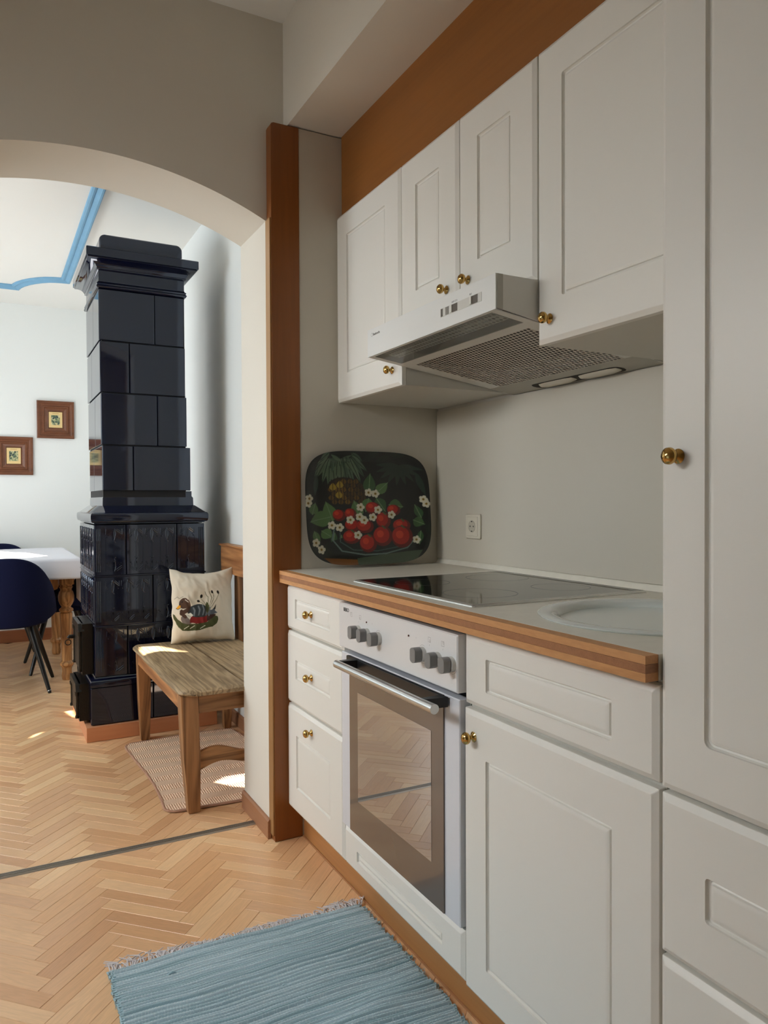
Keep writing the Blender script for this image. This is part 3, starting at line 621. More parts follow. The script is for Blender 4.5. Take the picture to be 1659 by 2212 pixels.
# ---------------------------------------------------------------- tray
def tray():
    N = 300; C = Canvas(840, 760, (8, 14, 12)); rr = random.Random(3)
    for i in range(60): C.ell(rr.random(), rr.random(), .06, .03, (14+rr.randint(0, 12), 24+rr.randint(0, 14), 20), rr.random()*3, .5)
    LC = [(78, 98, 78), (64, 84, 66), (92, 112, 88)]
    for i in range(15):   # pineapple leaves, long and drooping
        a = -.5+4.1*i/14; L_ = .19+.05*rr.random(); ex, ey = .285+L_*math.cos(a)*.95, .075+.20*max(-.35, math.sin(a))+.03
        mx_, my_ = (.285+ex)/2, min(.075, ey)-.02
        C.leaf(.285, .09, mx_, my_+.02, .03, LC[i % 3]); C.leaf(mx_-.01, my_, ex, ey+.06, .042, LC[(i+1) % 3], (30, 46, 36))
    for x0, y0, x1, y1 in ((.26, .12, .25, .25), (.29, .12, .29, .27), (.20, .14, .19, .31), (.23, .18, .235, .31), (.33, .10, .37, .17), (.17, .10, .10, .24)): C.leaf(x0, y0, x1, y1, .045, (86, 104, 80), (34, 50, 38))
    for i in range(9):
        a = PI*(.02+.13*i); C.leaf(.76, .12, .76+.20*math.cos(a), .10+.16*math.sin(a)+.05, .045, (34, 48, 40))
    C.leaf(.90, .18, .97, .40, .05, (34, 50, 42)); C.leaf(.10, .22, .08, .40, .04, (40, 56, 48))
    C.ell(.33, .36, .16, .12, (30, 22, 14), .3)
    for j in range(6):
        for i in range(6):
            x, y = .20+.05*i+.025*(j % 2)+.008*rr.random(), .27+.036*j; k = rr.random()*(1.2-abs(x-.29)*5)
            if (x-.33)**2/.0256+(y-.36)**2/.0144 > 1: continue
            k = max(0, k); C.leaf(x, y+.026, x+.004, y-.026, .044, (48+70*k, 34+50*k, 16+8*k), (28, 18, 10))
    for q in ((.22, .32), (.275, .30), (.265, .39)): C.leaf(q[0], q[1]+.035, q[0], q[1]-.035, .055, (150, 124, 40), (74, 56, 18))
    G = [(60, 92, 52), (76, 108, 62), (50, 82, 48)]
    for x0, y0, x1, y1, w in ((.21, .62, .16, .45, .11), (.20, .58, .03, .62, .14), (.05, .56, .08, .46, .08), (.50, .38, .52, .20, .10), (.56, .38, .66, .28, .09), (.50, .42, .47, .54, .09), (.56, .42, .63, .54, .10),
                            (.42, .60, .38, .44, .10), (.66, .48, .78, .50, .12), (.12, .70, .20, .76, .10), (.93, .60, .88, .48, .07), (.86, .62, .95, .66, .10), (.30, .83, .42, .86, .10), (.22, .72, .20, .84, .05), (.27, .74, .26, .88, .04), (.06, .70, .10, .82, .06), (.92, .72, .90, .84, .05), (.33, .57, .24, .55, .05)):
        C.leaf(x0, y0, x1, y1, w, G[rr.randint(0, 2)], (104, 132, 90))
    C.ell(.52, .84, .36, .10, (12, 22, 20)); C.line([(.22, .66), (.20, .78), (.27, .88), (.45, .92), (.62, .915), (.80, .87), (.86, .80)], .012, (92, 112, 106)); C.line([(.26, .72), (.26, .80), (.36, .875), (.55, .89), (.78, .85)], .008, (64, 82, 78))
    Rr = [(.26, .57, .05, .05), (.35, .56, .045, .05), (.53, .51, .06, .055), (.70, .53, .055, .05), (.36, .66, .06, .055), (.46, .67, .07, .06), (.61, .62, .06, .075), (.76, .67, .075, .06), (.35, .76, .07, .06), (.48, .82, .07, .08), (.60, .76, .08, .09), (.76, .77, .09, .10)]
    for x, y, rx, ry in Rr:
        C.ell(x, y, rx, ry, (96, 12, 8)); C.ell(x-.01, y-.01, rx*.8, ry*.8, (160, 24, 14)); C.ell(x-.02, y-.02, rx*.35, ry*.35, (196, 52, 30))
    for x, y, rx, ry in Rr[6:]: C.line([(x, y-ry), (x+.02, y-ry+.02)], .012, (60, 84, 48))
    for x, y in ((.50, .37), (.555, .38), (.43, .50), (.57, .525), (.42, .585), (.455, .615), (.525, .59), (.345, .61), (.68, .57), (.20, .655), (.26, .675), (.40, .745), (.07, .80), (.11, .86), (.88, .80), (.02, .46), (.03, .42), (.97, .47), (.95, .43)):
        for k in range(5): C.ell(x+.02*math.cos(k*1.257), y+.022*math.sin(k*1.257), .014, .016, (206, 202, 180))
        C.ell(x, y, .010, .011, (150, 118, 40)); C.ell(x, y, .004, .004, (70, 60, 20))
    C.poly([(.12, .93), (.38, .955), (.38, 1), (.2, 1)], (110, 66, 20)); C.poly([(.38, .945), (.92, .89), (.84, 1), (.38, 1)], (62, 76, 58))
    cx, cz, hw, hh = 1.167, 1.106, .241, .196; th0 = math.atan2(.038, .39)
    m = MB(); uvs = []
    def sup(u, v):
        if u == 0 and v == 0: return 0, 0
        th = math.atan2(v, u); n = 4.2; R = 1/((abs(math.cos(th))**n+abs(math.sin(th))**n)**(1/n)); Rs = 1/max(abs(math.cos(th)), abs(math.sin(th)))
        k = max(abs(u), abs(v)); f = 1+(R/Rs-1)*k; return u*f, v*f
    def P(i, j, back):
        u, v = 2*i-1, 2*j-1; a, b = sup(u, v); k = max(abs(u), abs(v)); dep = 0 if k < .80 else ((k-.80)/.2)
        dep = dep*dep*(3-2*dep)*.013
        x = cx+a*hw; h_ = (b+1)*hh; off = -dep-(.0016 if not back else 0)
        uvs.append(((a+1)/2, 1-(b+1)/2)); return (x, 2.2935+h_*math.sin(th0)+off*math.cos(th0), .9135+h_*math.cos(th0)+off*math.sin(th0)+0.0*x)
    m.grid(N, N, lambda i, j: P(i, j, False)); m.grid(N, N, lambda i, j: P(i, j, True))
    w = N+1; o0 = w*w; per = [i for i in range(w)]+[j*w+N for j in range(1, w)]+[N*w+i for i in range(N-1, -1, -1)]+[j*w for j in range(N-1, 0, -1)]
    m.f += [(per[i], per[(i+1) % len(per)], o0+per[(i+1) % len(per)], o0+per[i]) for i in range(len(per))]; m.m += [0]*len(per)
    tt = thing('serving_tray', 'dark rounded tray painted with red fruit and white blossoms, leaning on the end wall', 'tray', (1.167, 2.30, .9135))
    o = m.build('tray_body', vcmat('tray_paint', .3, .3), tt, angle=60, fix=False); C.paint(o.data, uvs)
tray()

# ---------------------------------------------------------------- tiled stove
ST = thing('tiled_stove', 'tall dark blue glazed tile stove standing on a low wooden plinth', 'stove', (.7, 3.98, 0))
box('wood_plinth', PLINTHB, ST, .391, 1.009, 3.72, 4.40, .001, .070, bevel=.002)
YB = 4.36
def ring_loft(name, prof, x0, x1, y0, y1, mat_, cap=True):
    m = MB(); m.loft([[(x0-o, y0-o, z), (x1+o, y0-o, z), (x1+o, y1+o, z), (x0-o, y1+o, z)] for o, z in prof]); return m.build(name, mat_, ST, bevel=.0012, seg=2, angle=40, ang_bev=60)
def prof_arc(o0, z0, o1, z1, kind, n=6):
    out = []
    for i in range(n+1):
        a = PI/2*i/n
        if kind == 'out': out.append((o0+(o1-o0)*math.sin(a), z0+(z1-z0)*(1-math.cos(a))))
        else: out.append((o0+(o1-o0)*(1-math.cos(a)), z0+(z1-z0)*math.sin(a)))
    return out
# cores behind the tiles
m_ = MB(); m_.box(.445, .955, 3.768, YB-.01, .25, 1.02); m_.box(.425, .985, 3.752, YB-.01, .0705, .25)
m_.box(.486, .880, 3.808, YB-.05, 1.12, 2.17); m_.build('core', GROUT, ST, smooth=False)
STROKES = None
def motif(m, a0, a1, b0, b1, fn, mirror_frame=True):
    w, h = (a1-a0)/2, b1-b0; c = (a0+a1)/2; r = .0023
    def P(u, v): return fn(c+u*w, b0+v*h)
    def st(pts, rr=r): m.tube([P(*p) for p in pts], rr, 5, False)
    for s in (1, -1):
        F = (lambda v: v) if s == 1 else (lambda v: 1-v)
        for d in (-1, 1):
            st([(0, F(.99)), (d*.10, F(.95)), (d*.17, F(.87)), (d*.12, F(.78)), (0, F(.70))], .0031)
            st([(0, F(.95)), (d*.05, F(.88)), (0, F(.78))])
            st([(d*.12, F(.965)), (d*.82, F(.86))], .0028); st([(d*.30, F(.985)), (d*.84, F(.90))])
            st([(d*.86, F(.985)), (d*.86, F(.855))]); st([(0, F(.69)), (d*.12, F(.685)), (d*.2, F(.665))])
            m.lathe([(.0038, 0), (.0028, .002), (.0004, .003)], P(d*.72, F(.80)), fn_n, 6); m.lathe([(.003, 0), (.002, .0015), (.0004, .002)], P(d*.60, F(.835)), fn_n, 6)
    st([(0, .31), (0, .69)], .0031)
    if mirror_frame:
        for d in (-1, 1): st([(d*.86, .15), (d*.86, .79)], .0020)
fn_n = (0, -1, 0)
def tile(x0, x1, z0, z1, yf, n_motif=0, flute=None, side=None):
    """tile slab with rounded edges; side=None faces -y, side='L' faces -x (x0,x1 are then y)"""
    global fn_n
    m = MB(); g = .0012
    T = (lambda a, b, d: (a, yf+d, b)) if side is None else (lambda a, b, d: (yf+d, a, b))
    fn_n = (0, -1, 0) if side is None else (-1, 0, 0)
    R = lambda d, ins, r: [T(a, b, d) for a, b in rrect(x0+g+ins, x1-g-ins, z0+g+ins, z1-g-ins, r, 3)]
    m.loft([R(.012, 0, .003), R(.003, 0, .003), R(.0008, .0012, .003), R(0, .004, .003)])
    if n_motif:
        mm = .012; fl_ = .034 if flute else 0
        xa, xb = x0+mm+(fl_ if flute in ('lo', 'both') else 0), x1-mm-(fl_ if flute in ('hi', 'both') else 0)
        w = (xb-xa)/n_motif
        for i in range(n_motif): motif(m, xa+i*w, xa+(i+1)*w, z0+.018, z1-.018, lambda a, b: T(a, b, -.0002), n_motif == 1 or i in (0, n_motif-1))
        for fx, on_ in ((x0+.006, flute in ('lo', 'both')), (x1-.032, flute in ('hi', 'both'))):
            if on_:
                for q in (0, .008, .016): m.tube([T(fx+q+.004, z0+.02, -.0004), T(fx+q+.004, z1-.02, -.0004)], .0028, 6)
    return m.build('tile', TILE, ST, angle=40)
# base
for a, b in ((.414, .700), (.700, 1.0)): tile(a, b, .071, .250, 3.741)
for a, b in ((3.742, 3.80), (4.10, YB)): tile(a, b, .071, .250, .413, side='L')
ring_loft('base_moulding', [(.0, .2505), (.006, .251), (.006, .262)]+prof_arc(.006, .264, -.012, .285, 'in', 5)+[(-.016, .288), (-.02, .2945)], .417, .996, 3.744, YB, TILE)
# relief rows
YF = 3.760
for z0, z1, cuts in ((.295, .533, ((.437, .585, 1, 'lo'), (.585, .825, 3, None), (.825, .963, 1, 'hi'))),
                     (.537, .773, ((.437, .706, 3, 'lo'), (.706, .835, 1, None), (.835, .963, 1, 'hi'))),
                     (.777, 1.022, ((.437, .581, 1, 'lo'), (.581, .823, 3, None), (.823, .963, 1, 'hi')))):
    for a, b, n, fl_ in cuts: tile(a, b, z0, z1, YF, n, fl_)
for z0, z1, cuts in ((.295, .533, ((3.762, 3.82, 0, None), (4.12, YB, 1, None))), (.537, .773, ((3.762, 4.02, 3, 'lo'), (4.02, YB, 4, 'hi'))), (.777, 1.022, ((3.762, 3.92, 1, 'lo'), (3.92, 4.20, 3, None), (4.20, YB, 1, 'hi')))):
    for a, b, n, fl_ in cuts: tile(a, b, z0, z1, .436, n, fl_, 'L')
m_ = MB()
for z in (.535, .775): m_.loft([[(.4345-o, 3.7585-o, z_), (.965+o, 3.7585-o, z_), (.965+o, YB+o, z_), (.4345-o, YB+o, z_)] for o, z_ in ((-.004, z-.005), (.001, z-.003), (.0018, z), (.001, z+.003), (-.004, z+.005))])
m_.build('tile_band', TILE, ST, angle=50)
ring_loft('waist_moulding', [(-.012, 1.0225), (.0, 1.026)]+prof_arc(0, 1.030, .014, 1.040, 'out', 4)+[(.016, 1.050), (.016, 1.064)]+prof_arc(.016, 1.064, .006, 1.078, 'in', 4)+prof_arc(.002, 1.080, -.040, 1.112, 'in', 1)[::1]+[(-.030, 1.0915), (-.042, 1.101), (-.045, 1.112), (-.046, 1.150), (-.052, 1.158), (-.052, 1.1835)], .437, .963, 3.760, YB, TILE)
# shaft
rows = ((1.185, 1.404, .483, .905, .625, 0), (1.407, 1.657, .479, .888, .742, 1), (1.660, 1.905, .476, .882, .611, 0), (1.908, 2.154, .473, .877, .733, 1))
for z0, z1, xa, xb, vj, odd in rows:
    tile(xa, vj, z0, z1, 3.80); tile(vj, xb, z0, z1, 3.80)
    yj = 4.02 if odd else 4.12
    tile(3.802, yj, z0, z1, xa-.001, side='L'); tile(yj, YB-.05, z0, z1, xa-.001, side='L')
box('side_rail', IRON, ST, .906, .922, 3.98, 4.02, 1.186, 1.69)
ring_loft('frieze', [(-.004, 2.1545), (.008, 2.158), (.012, 2.166), (.006, 2.172), (.010, 2.178), (.002, 2.186), (.0, 2.192), (.0, 2.240), (.008, 2.246), (.008, 2.252)], .473, .879, 3.80, YB-.05, TILE)
ring_loft('cornice', [(.008, 2.2525), (.012, 2.258)]+[(.014, 2.262), (.018, 2.268), (.026, 2.275), (.038, 2.281), (.050, 2.284), (.054, 2.287), (.052, 2.290), (.060, 2.292), (.060, 2.330), (.056, 2.333)], .473, .879, 3.80, YB-.05, TILE)
m_ = MB(); rings = []
for yy, ins in ((3.797, .006), (3.803, 0), (4.25, 0), (4.26, .006)):
    rr_ = rrect(.478+ins, .870-ins, 2.20, 2.415-ins, .028, 6); rr_ = [(a, max(b, 2.3335)) for a, b in rr_]; rings.append([(a, yy, b) for a, b in rr_])
m_.loft(rings); m_.build('crown_block', TILE, ST, angle=40)
# iron doors on the left side
def iron_door(y0, y1, z0, z1, xo):
    m = MB(); m.box(xo-.030, .4125 if z1 < .26 else .435, y0, y1, z0, z1)
    m.box(xo-.038, xo-.030, y0+.012, y1-.012, z0+.02, z1-.03)
    for y in (y0+.02, y1-.02):
        m.lathe([(.009, 0), (.010, .01), (.006, .018), (.006, z1-z0-.075), (.010, z1-z0-.065), (.011, z1-z0-.05)], (xo-.038, y, z0+.012), (0, 0, 1), 12)
    m.prism([(y0-.008, z1-.035), (y1+.008, z1-.035), (y1-.02, z1), (y0+.02, z1)], lambda a, b, d: (d, a, b), xo-.046, xo-.02)
    return m.build('fire_door', IRON, ST, bevel=.0015)
f1 = iron_door(3.825, 4.115, .300, .545, .415); f2 = iron_door(3.80, 4.095, .085, .262, .398)
m_ = MB(); m_.tube([(.376, 4.09, .445), (.352, 4.09, .446), (.346, 4.09, .438)], [.011, .010, .008], 8)
m_.tube([(.346+.0135*math.cos(2*PI*i/20), 4.09, .417+.0135*math.sin(2*PI*i/20)) for i in range(21)], .0024, 8); m_.build('door_handle', IRON, f1)

# ---------------------------------------------------------------- bench
BN = thing('corner_bench', 'old pine corner bench with worn seat planks in front of the stove', 'bench', (.84, 3.17, 0))
XS = [(.585, .842), (.843, 1.068)]
def bench_outline(x, side): pass
def bz(x, y): return .4555+.0016*noise.noise(Vector((x*9, y*9, 0)))
for xa, xb in XS:
    m = MB(); NX, NY = 28, 90; rr_ = .055
    def top(i, j, lvl):
        y = 2.655+(3.665-2.655)*j; xl = xa
        if xa < .6:
            d0 = y-2.655; d1 = 3.665-y; k = 0
            if d0 < rr_: k = rr_-math.sqrt(max(0, rr_**2-(rr_-d0)**2))
            if d1 < rr_: k = rr_-math.sqrt(max(0, rr_**2-(rr_-d1)**2))
            xl = xa+k+.004*noise.noise(Vector((y*6, 1.3, 0)))
            xl = max(xl, xa-.003)
        x = xl+(xb-xl)*i; z = bz(x, y)
        e = min(min(i*NX, (1-i)*NX*3)/2.0, 1.0) if xa < .6 else 1; e2 = min(min(j, 1-j)*NY/2.0, 1)
        drop = (1-e)**2*.009+(1-e2)**2*.009
        return (x, y, z-drop if lvl else .4335+(1-e)**2*.006)
    m.grid(NX, NY, lambda i, j: top(i, j, 1)); m.grid(NX, NY, lambda i, j: top(i, j, 0)); w = NX+1; o0 = w*(NY+1)
    per = [i for i in range(w)]+[j*w+NX for j in range(1, NY+1)]+[NY*w+i for i in range(NX-1, -1, -1)]+[j*w for j in range(NY-1, 0, -1)]
    m.f += [(per[i], per[(i+1) % len(per)], o0+per[(i+1) % len(per)], o0+per[i]) for i in range(len(per))]; m.m += [0]*len(per)
    m.build('seat_plank', SEATW, BN, angle=50)
def bleg(x0, y0, x1, y1, w0, w1, top=.4325, dx=0, dy=0):
    m = MB(); rings = []
    for z, k, w in ((.0015, 0, w1), (.20, .47, w0*.95), (top, 1, w0)):
        cx, cy = x0+(x1-x0)*k, y0+(y1-y0)*k; rings.append([(cx-w/2, cy-w/2, z), (cx+w/2, cy-w/2, z), (cx+w/2, cy+w/2, z), (cx-w/2, cy+w/2, z)])
    m.loft(rings); return m.build('leg', PINE, BN, bevel=.005, seg=2)
bleg(.645, 2.712, .628, 2.716, .064, .044); bleg(.642, 3.680-.03, .632, 3.625, .058, .040); bleg(1.036, 3.64, 1.030, 3.625, .055, .036); bleg(1.03, 2.71, 1.03, 2.716, .058, .042)
box('apron', PINEX, BN, .662, 1.000, 2.690, 2.712, .362, .4322, bevel=.002)
box('apron', PINEY, BN, .604, .626, 2.750, 3.594, .372, .4322, bevel=.002)
box('apron', PINEX, BN, .664, 1.001, 3.630, 3.650, .362, .4322, bevel=.002)
m_ = MB(); zt = lambda x: .213+.016*math.sin((x-.66)*2*PI/.26); n = 24
rings = []
for i in range(n+1):
    x = .668+(1.008-.668)*i/n; hi = zt(x); lo = hi-.055-.012*math.cos((x-.66)*2*PI/.34); rings.append([(x, 2.702, lo), (x, 2.722, lo), (x, 2.722, hi), (x, 2.702, hi)])
m_.loft(rings); m_.build('stretcher', PINEX, BN, bevel=.002, ang_bev=60)
m_ = MB(); m_.box(1.050, 1.088, 2.70, 3.78, .770, .905); m_.build('back_rail', PINEY, BN, bevel=.004)
m_ = MB(); m_.box(1.046, 1.092, 3.70, 3.74, .905, .912); m_.box(1.040, 1.092, 2.70, 3.785, .9055, .915); m_.build('top_cap', PINEY, BN, bevel=.003)
for y in (3.575, 2.75): box('back_post', PINE, BN, 1.0685, 1.094, y-.03, y+.03, .40, .7695, bevel=.003)
m_ = MB(); m_.lathe([(.001, -.006), (.009, -.003), (.009, .003), (.001, .006)], (1.046, 3.596, .165), (0, 1, 0), 14); m_.build('bolt', IRON, BN)

# ---------------------------------------------------------------- cushion
def cushion():
    N = 240; C = Canvas(800, 880, (220, 210, 192)); O = (30, 22, 16)
    # canvas coordinates: x right, y down
    C.ell(.22, .70, .09, .075, (120, 108, 104)); C.poly([(.30, .63), (.45, .60), (.60, .63), (.60, .70), (.52, .75), (.35, .755), (.26, .74)], (130, 30, 30))
    C.poly([(.55, .63), (.69, .63), (.66, .69), (.56, .72)], (62, 34, 26))
    C.ell(.42, .585, .17, .085, (52, 58, 62), .05)
    for q in range(5): C.line([(.34+.065*q, .52+.01*abs(q-2)), (.36+.06*q, .575), (.35+.06*q, .64)], .02, (112, 120, 126))
    C.poly([(.56, .57), (.64, .57), (.70, .52), (.69, .58), (.73, .61), (.66, .63), (.56, .63)], (84, 90, 98)); C.poly([(.66, .56), (.70, .50), (.70, .56)], O)
    C.poly([(.23, .62), (.30, .60), (.34, .635), (.30, .66), (.27, .70)], (232, 228, 216)); C.line([(.25, .63), (.30, .655)], .006, (150, 146, 140))
    C.line([(.215, .65), (.17, .60), (.16, .575)], .05, (76, 50, 38)); C.line([(.16, .60), (.25, .565), (.27, .52), (.265, .47)], .055, (76, 50, 38)); C.ell(.20, .475, .082, .07, (84, 58, 44)); C.ell(.27, .475, .02, .05, (96, 70, 56)); C.line([(.21, .43), (.26, .46)], .012, (214, 208, 200)); C.ell(.165, .455, .010, .010, O)
    C.poly([(.135, .475), (.06, .535), (.10, .545), (.145, .52)], (226, 156, 32)); C.line([(.065, .537), (.10, .548), (.145, .53)], .006, O); C.ell(.13, .485, .010, .014, O, .6)
    C.poly([(.02, .60), (.05, .62), (.08, .69), (.14, .74), (.24, .765), (.40, .755), (.55, .735), (.62, .69), (.67, .655), (.715, .67), (.72, .71), (.70, .76), (.62, .81), (.45, .835), (.28, .845), (.17, .835), (.09, .79), (.05, .75), (.02, .68)], (70, 74, 38))
    for q in (.19, .28, .45): C.line([(q, .815), (q+.06, .785)], .010, (206, 204, 186))
    for pts in (((.57, .58), (.58, .40), (.53, .33)), ((.57, .58), (.52, .46), (.46, .40)), ((.57, .58), (.50, .50), (.42, .46)), ((.58, .58), (.64, .44), (.65, .34)), ((.59, .58), (.68, .46), (.73, .36)), ((.58, .55), (.62, .42), (.60, .32))): C.line(pts, .007, (86, 84, 50), .8)
    C.leaf(.55, .62, .56, .46, .07, (70, 72, 34)); C.leaf(.57, .60, .53, .50, .05, (52, 54, 26))
    for x, y, rx, ry in ((.48, .385, .024, .022), (.42, .455, .022, .018), (.64, .335, .014, .026), (.72, .35, .018, .028)): C.ell(x, y, rx, ry, O)
    C.line([(.04, .41), (.09, .385), (.12, .41), (.18, .385)], .005, (120, 112, 96))
    m = MB(); uvs = []; hw, hh = .150, .178; cx, cy, cz = .897, 3.545, .4605; tilt = math.radians(9); rz = math.radians(-7)
    def P(i, j, s):
        u, v = 2*i-1, 2*j-1
        pin = .075
        a = u*(1-pin*(1-v*v)**1.0*.0-pin*(1-abs(v)**2)*abs(u)**3*.9); b = v*(1-pin*(1-abs(u)**2)*abs(v)**3*.9)
        T = .058*((1-abs(u)**3.2)*(1-abs(v)**3.2))**.62
        wr = .008*noise.noise(Vector((u*2.2+3*s, v*2.2, 4)))+.004*noise.noise(Vector((u*6, v*5+u*4, 9)))
        edge = .011*noise.noise(Vector((u*3, v*3, s*0+2)))
        X = a*hw+edge; Z = b*hh+hh*.985+edge*.6-.016*(1-u*u)*(v > 0)*v**3; Y = s*(T+wr*(1-max(abs(u), abs(v))**6))
        Y2 = Y*math.cos(tilt)+Z*math.sin(tilt); Z2 = Z*math.cos(tilt)-Y*math.sin(tilt)
        x2 = X*math.cos(rz)-Y2*math.sin(rz); y2 = X*math.sin(rz)+Y2*math.cos(rz)
        uvs.append(((u+1)/2, 1-(v+1)/2) if s < 0 else (.97, .05)); return (cx+x2, cy+y2, max(cz+Z2, .4595))
    m.grid(N, N, lambda i, j: P(i, j, -1)); m.grid(N, N, lambda i, j: P(i, j, 1))
    t = thing('cushion', 'cream square cushion with a printed duck on a nest, standing on the bench', 'cushion', (cx, cy, cz))
    o = m.build('cover', vcmat('cushion_cloth', .9, 0, .25, 500), t, angle=80, fix=False); C.paint(o.data, uvs)
cushion()

# ---------------------------------------------------------------- dining table, cloth
TB = thing('dining_table', 'pine dining table with turned legs under a white cloth', 'table', (-.1, 5.6, 0))
box('tabletop', PINEX, TB, -.70, .488, 5.02, 6.205, .750, .7775, bevel=.003)
m_ = MB()
for b_ in ((-.62, .40, 5.10, 5.12, .65, .7495), (-.62, .40, 6.07, 6.09, .65, .7495), (.445, .46, 5.175, 6.0, .65, .7495), (-.68, -.665, 5.175, 6.0, .65, .7495)): m_.box(*b_)
m_.build('apron', PINEX, TB)
lp = [(.026, .0015), (.030, .01), (.032, .03), (.028, .055), (.030, .080), (.036, .088), (.043, .097), (.043, .108), (.036, .117), (.031, .123), (.031, .15), (.033, .28), (.037, .40), (.037, .425), (.030, .430),
      (.040, .437), (.043, .445), (.040, .453), (.030, .460), (.028, .468), (.038, .482), (.047, .505), (.048, .535), (.042, .56), (.034, .570), (.036, .582), (.042, .590), (.036, .598), (.040, .606), (.040, .609)]
for x, y in ((.425, 5.13), (.43, 6.04), (-.63, 5.13), (-.63, 6.04)):
    m = MB(); m.lathe(lp, (x, y, 0), (0, 0, 1), 28); m.box(x-.044, x+.044, y-.044, y+.044, .6092, .7495); m.build('leg', TURNED, TB, angle=30)
m = MB(); z0 = .7785
def cl(u, v):   # u around right->, v ; sheet draped
    x = -.72+(1.222+.30)*u; y = 5.0+1.225*v; return x, y
NX, NY = 120, 110; LX, LY = 1.205, 1.225; DR, DF = .285, .128
def drape(i, j):
    s = i*(LX+DR*2)-DR; t_ = j*(LY+DF*2)-DF; x = -.70-.008+min(max(s, 0), LX); y = 5.012+min(max(t_, 0), LY-.02); z = z0+.0018
    wr = .0015*noise.noise(Vector((x*5, y*5, 0)))+.002*abs(noise.noise(Vector((x*1.7, y*9, 5))))
    dz = 0; ox = oy = 0
    if s > LX: dz += s-LX; ox = .007+.006*noise.noise(Vector((y*7, 0, 3)))*min(1, (s-LX)*10)
    if s < 0: dz += -s; ox = -.007
    if t_ < 0: d_ = -t_; dz = max(dz, d_); oy = -.006+.005*noise.noise(Vector((x*8, 0, 7)))*min(1, d_*12)
    if t_ > LY: dz = max(dz, t_-LY); oy = .007
    if dz == 0: z += wr
    return (x+ox, y+oy, z-dz)
m.grid(NX, NY, drape)
tc = thing('tablecloth', 'white linen tablecloth hanging over the edges of the pine table', 'tablecloth', (-.1, 5.6, .5))
o = m.build('cloth', CLOTH, tc, angle=80, fix=False)
sm = o.modifiers.new('thickness', 'SOLIDIFY'); sm.thickness = .0012; sm.offset = 1

# ---------------------------------------------------------------- chairs
def make_chair(label):
    t = thing('dining_chair', label, 'chair', (0, 0, 0), 'navy upholstered dining chairs')
    hw = .257; m = MB(); rings = []
    n = 40
    for i in range(n+1):
        ph = math.radians(-112+224*i/n); sx, cy_ = math.sin(ph), -math.cos(ph)
        ax = abs(sx) if abs(ph) < PI/2 else 1
        zt_ = .50+.305*(max(0, 1-ax**2.7))**(1/2.4)
        if abs(ph) > PI/2: zt_ = .50-.02*(abs(ph)-PI/2)
        zt_ = max(zt_, .47); zb = .395+.05*ax**5
        Rr_ = lambda k: (sx*hw*k, cy_*.245*k)
        ring = []
        th = .045
        K = [(1-th/.25*.9, zb+.02), (1-th/.25*.5, zb), (1, zb+.012), (1.02, (zb+zt_)/2-.03), (1.0, zt_-.02), (1-th/.25*.3, zt_), (1-th/.25*.8, zt_-.012), (1-th/.25, (zb+zt_)/2)]
        for k, z in K: a, b = Rr_(k); ring.append((a, b, z))
        rings.append(ring)
    m.loft(rings); m.build('backrest', NAVY, t, angle=70)
    m = MB(); rings = []
    for z, k in ((.398, .70), (.402, .80), (.42, .815), (.455, .815), (.474, .77), (.482, .60), (.484, .2)):
        rings.append([(a*k/.8, b*k/.8+.02, z) for a, b in rrect(-.205, .205, -.19, .24, .12, 6)])
    m.loft(rings); m.build('seat', NAVY, t, angle=50)
    for sx in (-1, 1):
        for sy in (-1, 1):
            m = MB(); m.tube([(sx*.225, sy*.215, .0012), (sx*.222, sy*.212, .012), (sx*.11, sy*.10, .400)], [.009, .011, .019], 14); l = m.build('leg', CHLEG, t)
            if sy < 0: m = MB(); m.tube([(sx*.2222, sy*.2122, .0122), (sx*.2208, sy*.2106, .016)], [.0125, .0125], 12); m.build('leg_ring', CHROME, l)
    return t
ch = make_chair('navy upholstered chair with splayed black legs, back turned to the room, nearest the arch')
ch.location = (.103, 5.045, 0); ch.rotation_euler = (0, 0, math.radians(-6))
c2 = copy_tree(ch); c2.location = (.430, 5.575, 0); c2.rotation_euler = (0, 0, math.radians(92)); c2['label'] = 'navy chair pushed sideways under the table end beside the stove'
c3 = copy_tree(ch); c3.location = (.065, 6.40, 0); c3.rotation_euler = (0, 0, PI); c3['label'] = 'dark chair behind the table with only its curved back top showing above the cloth'

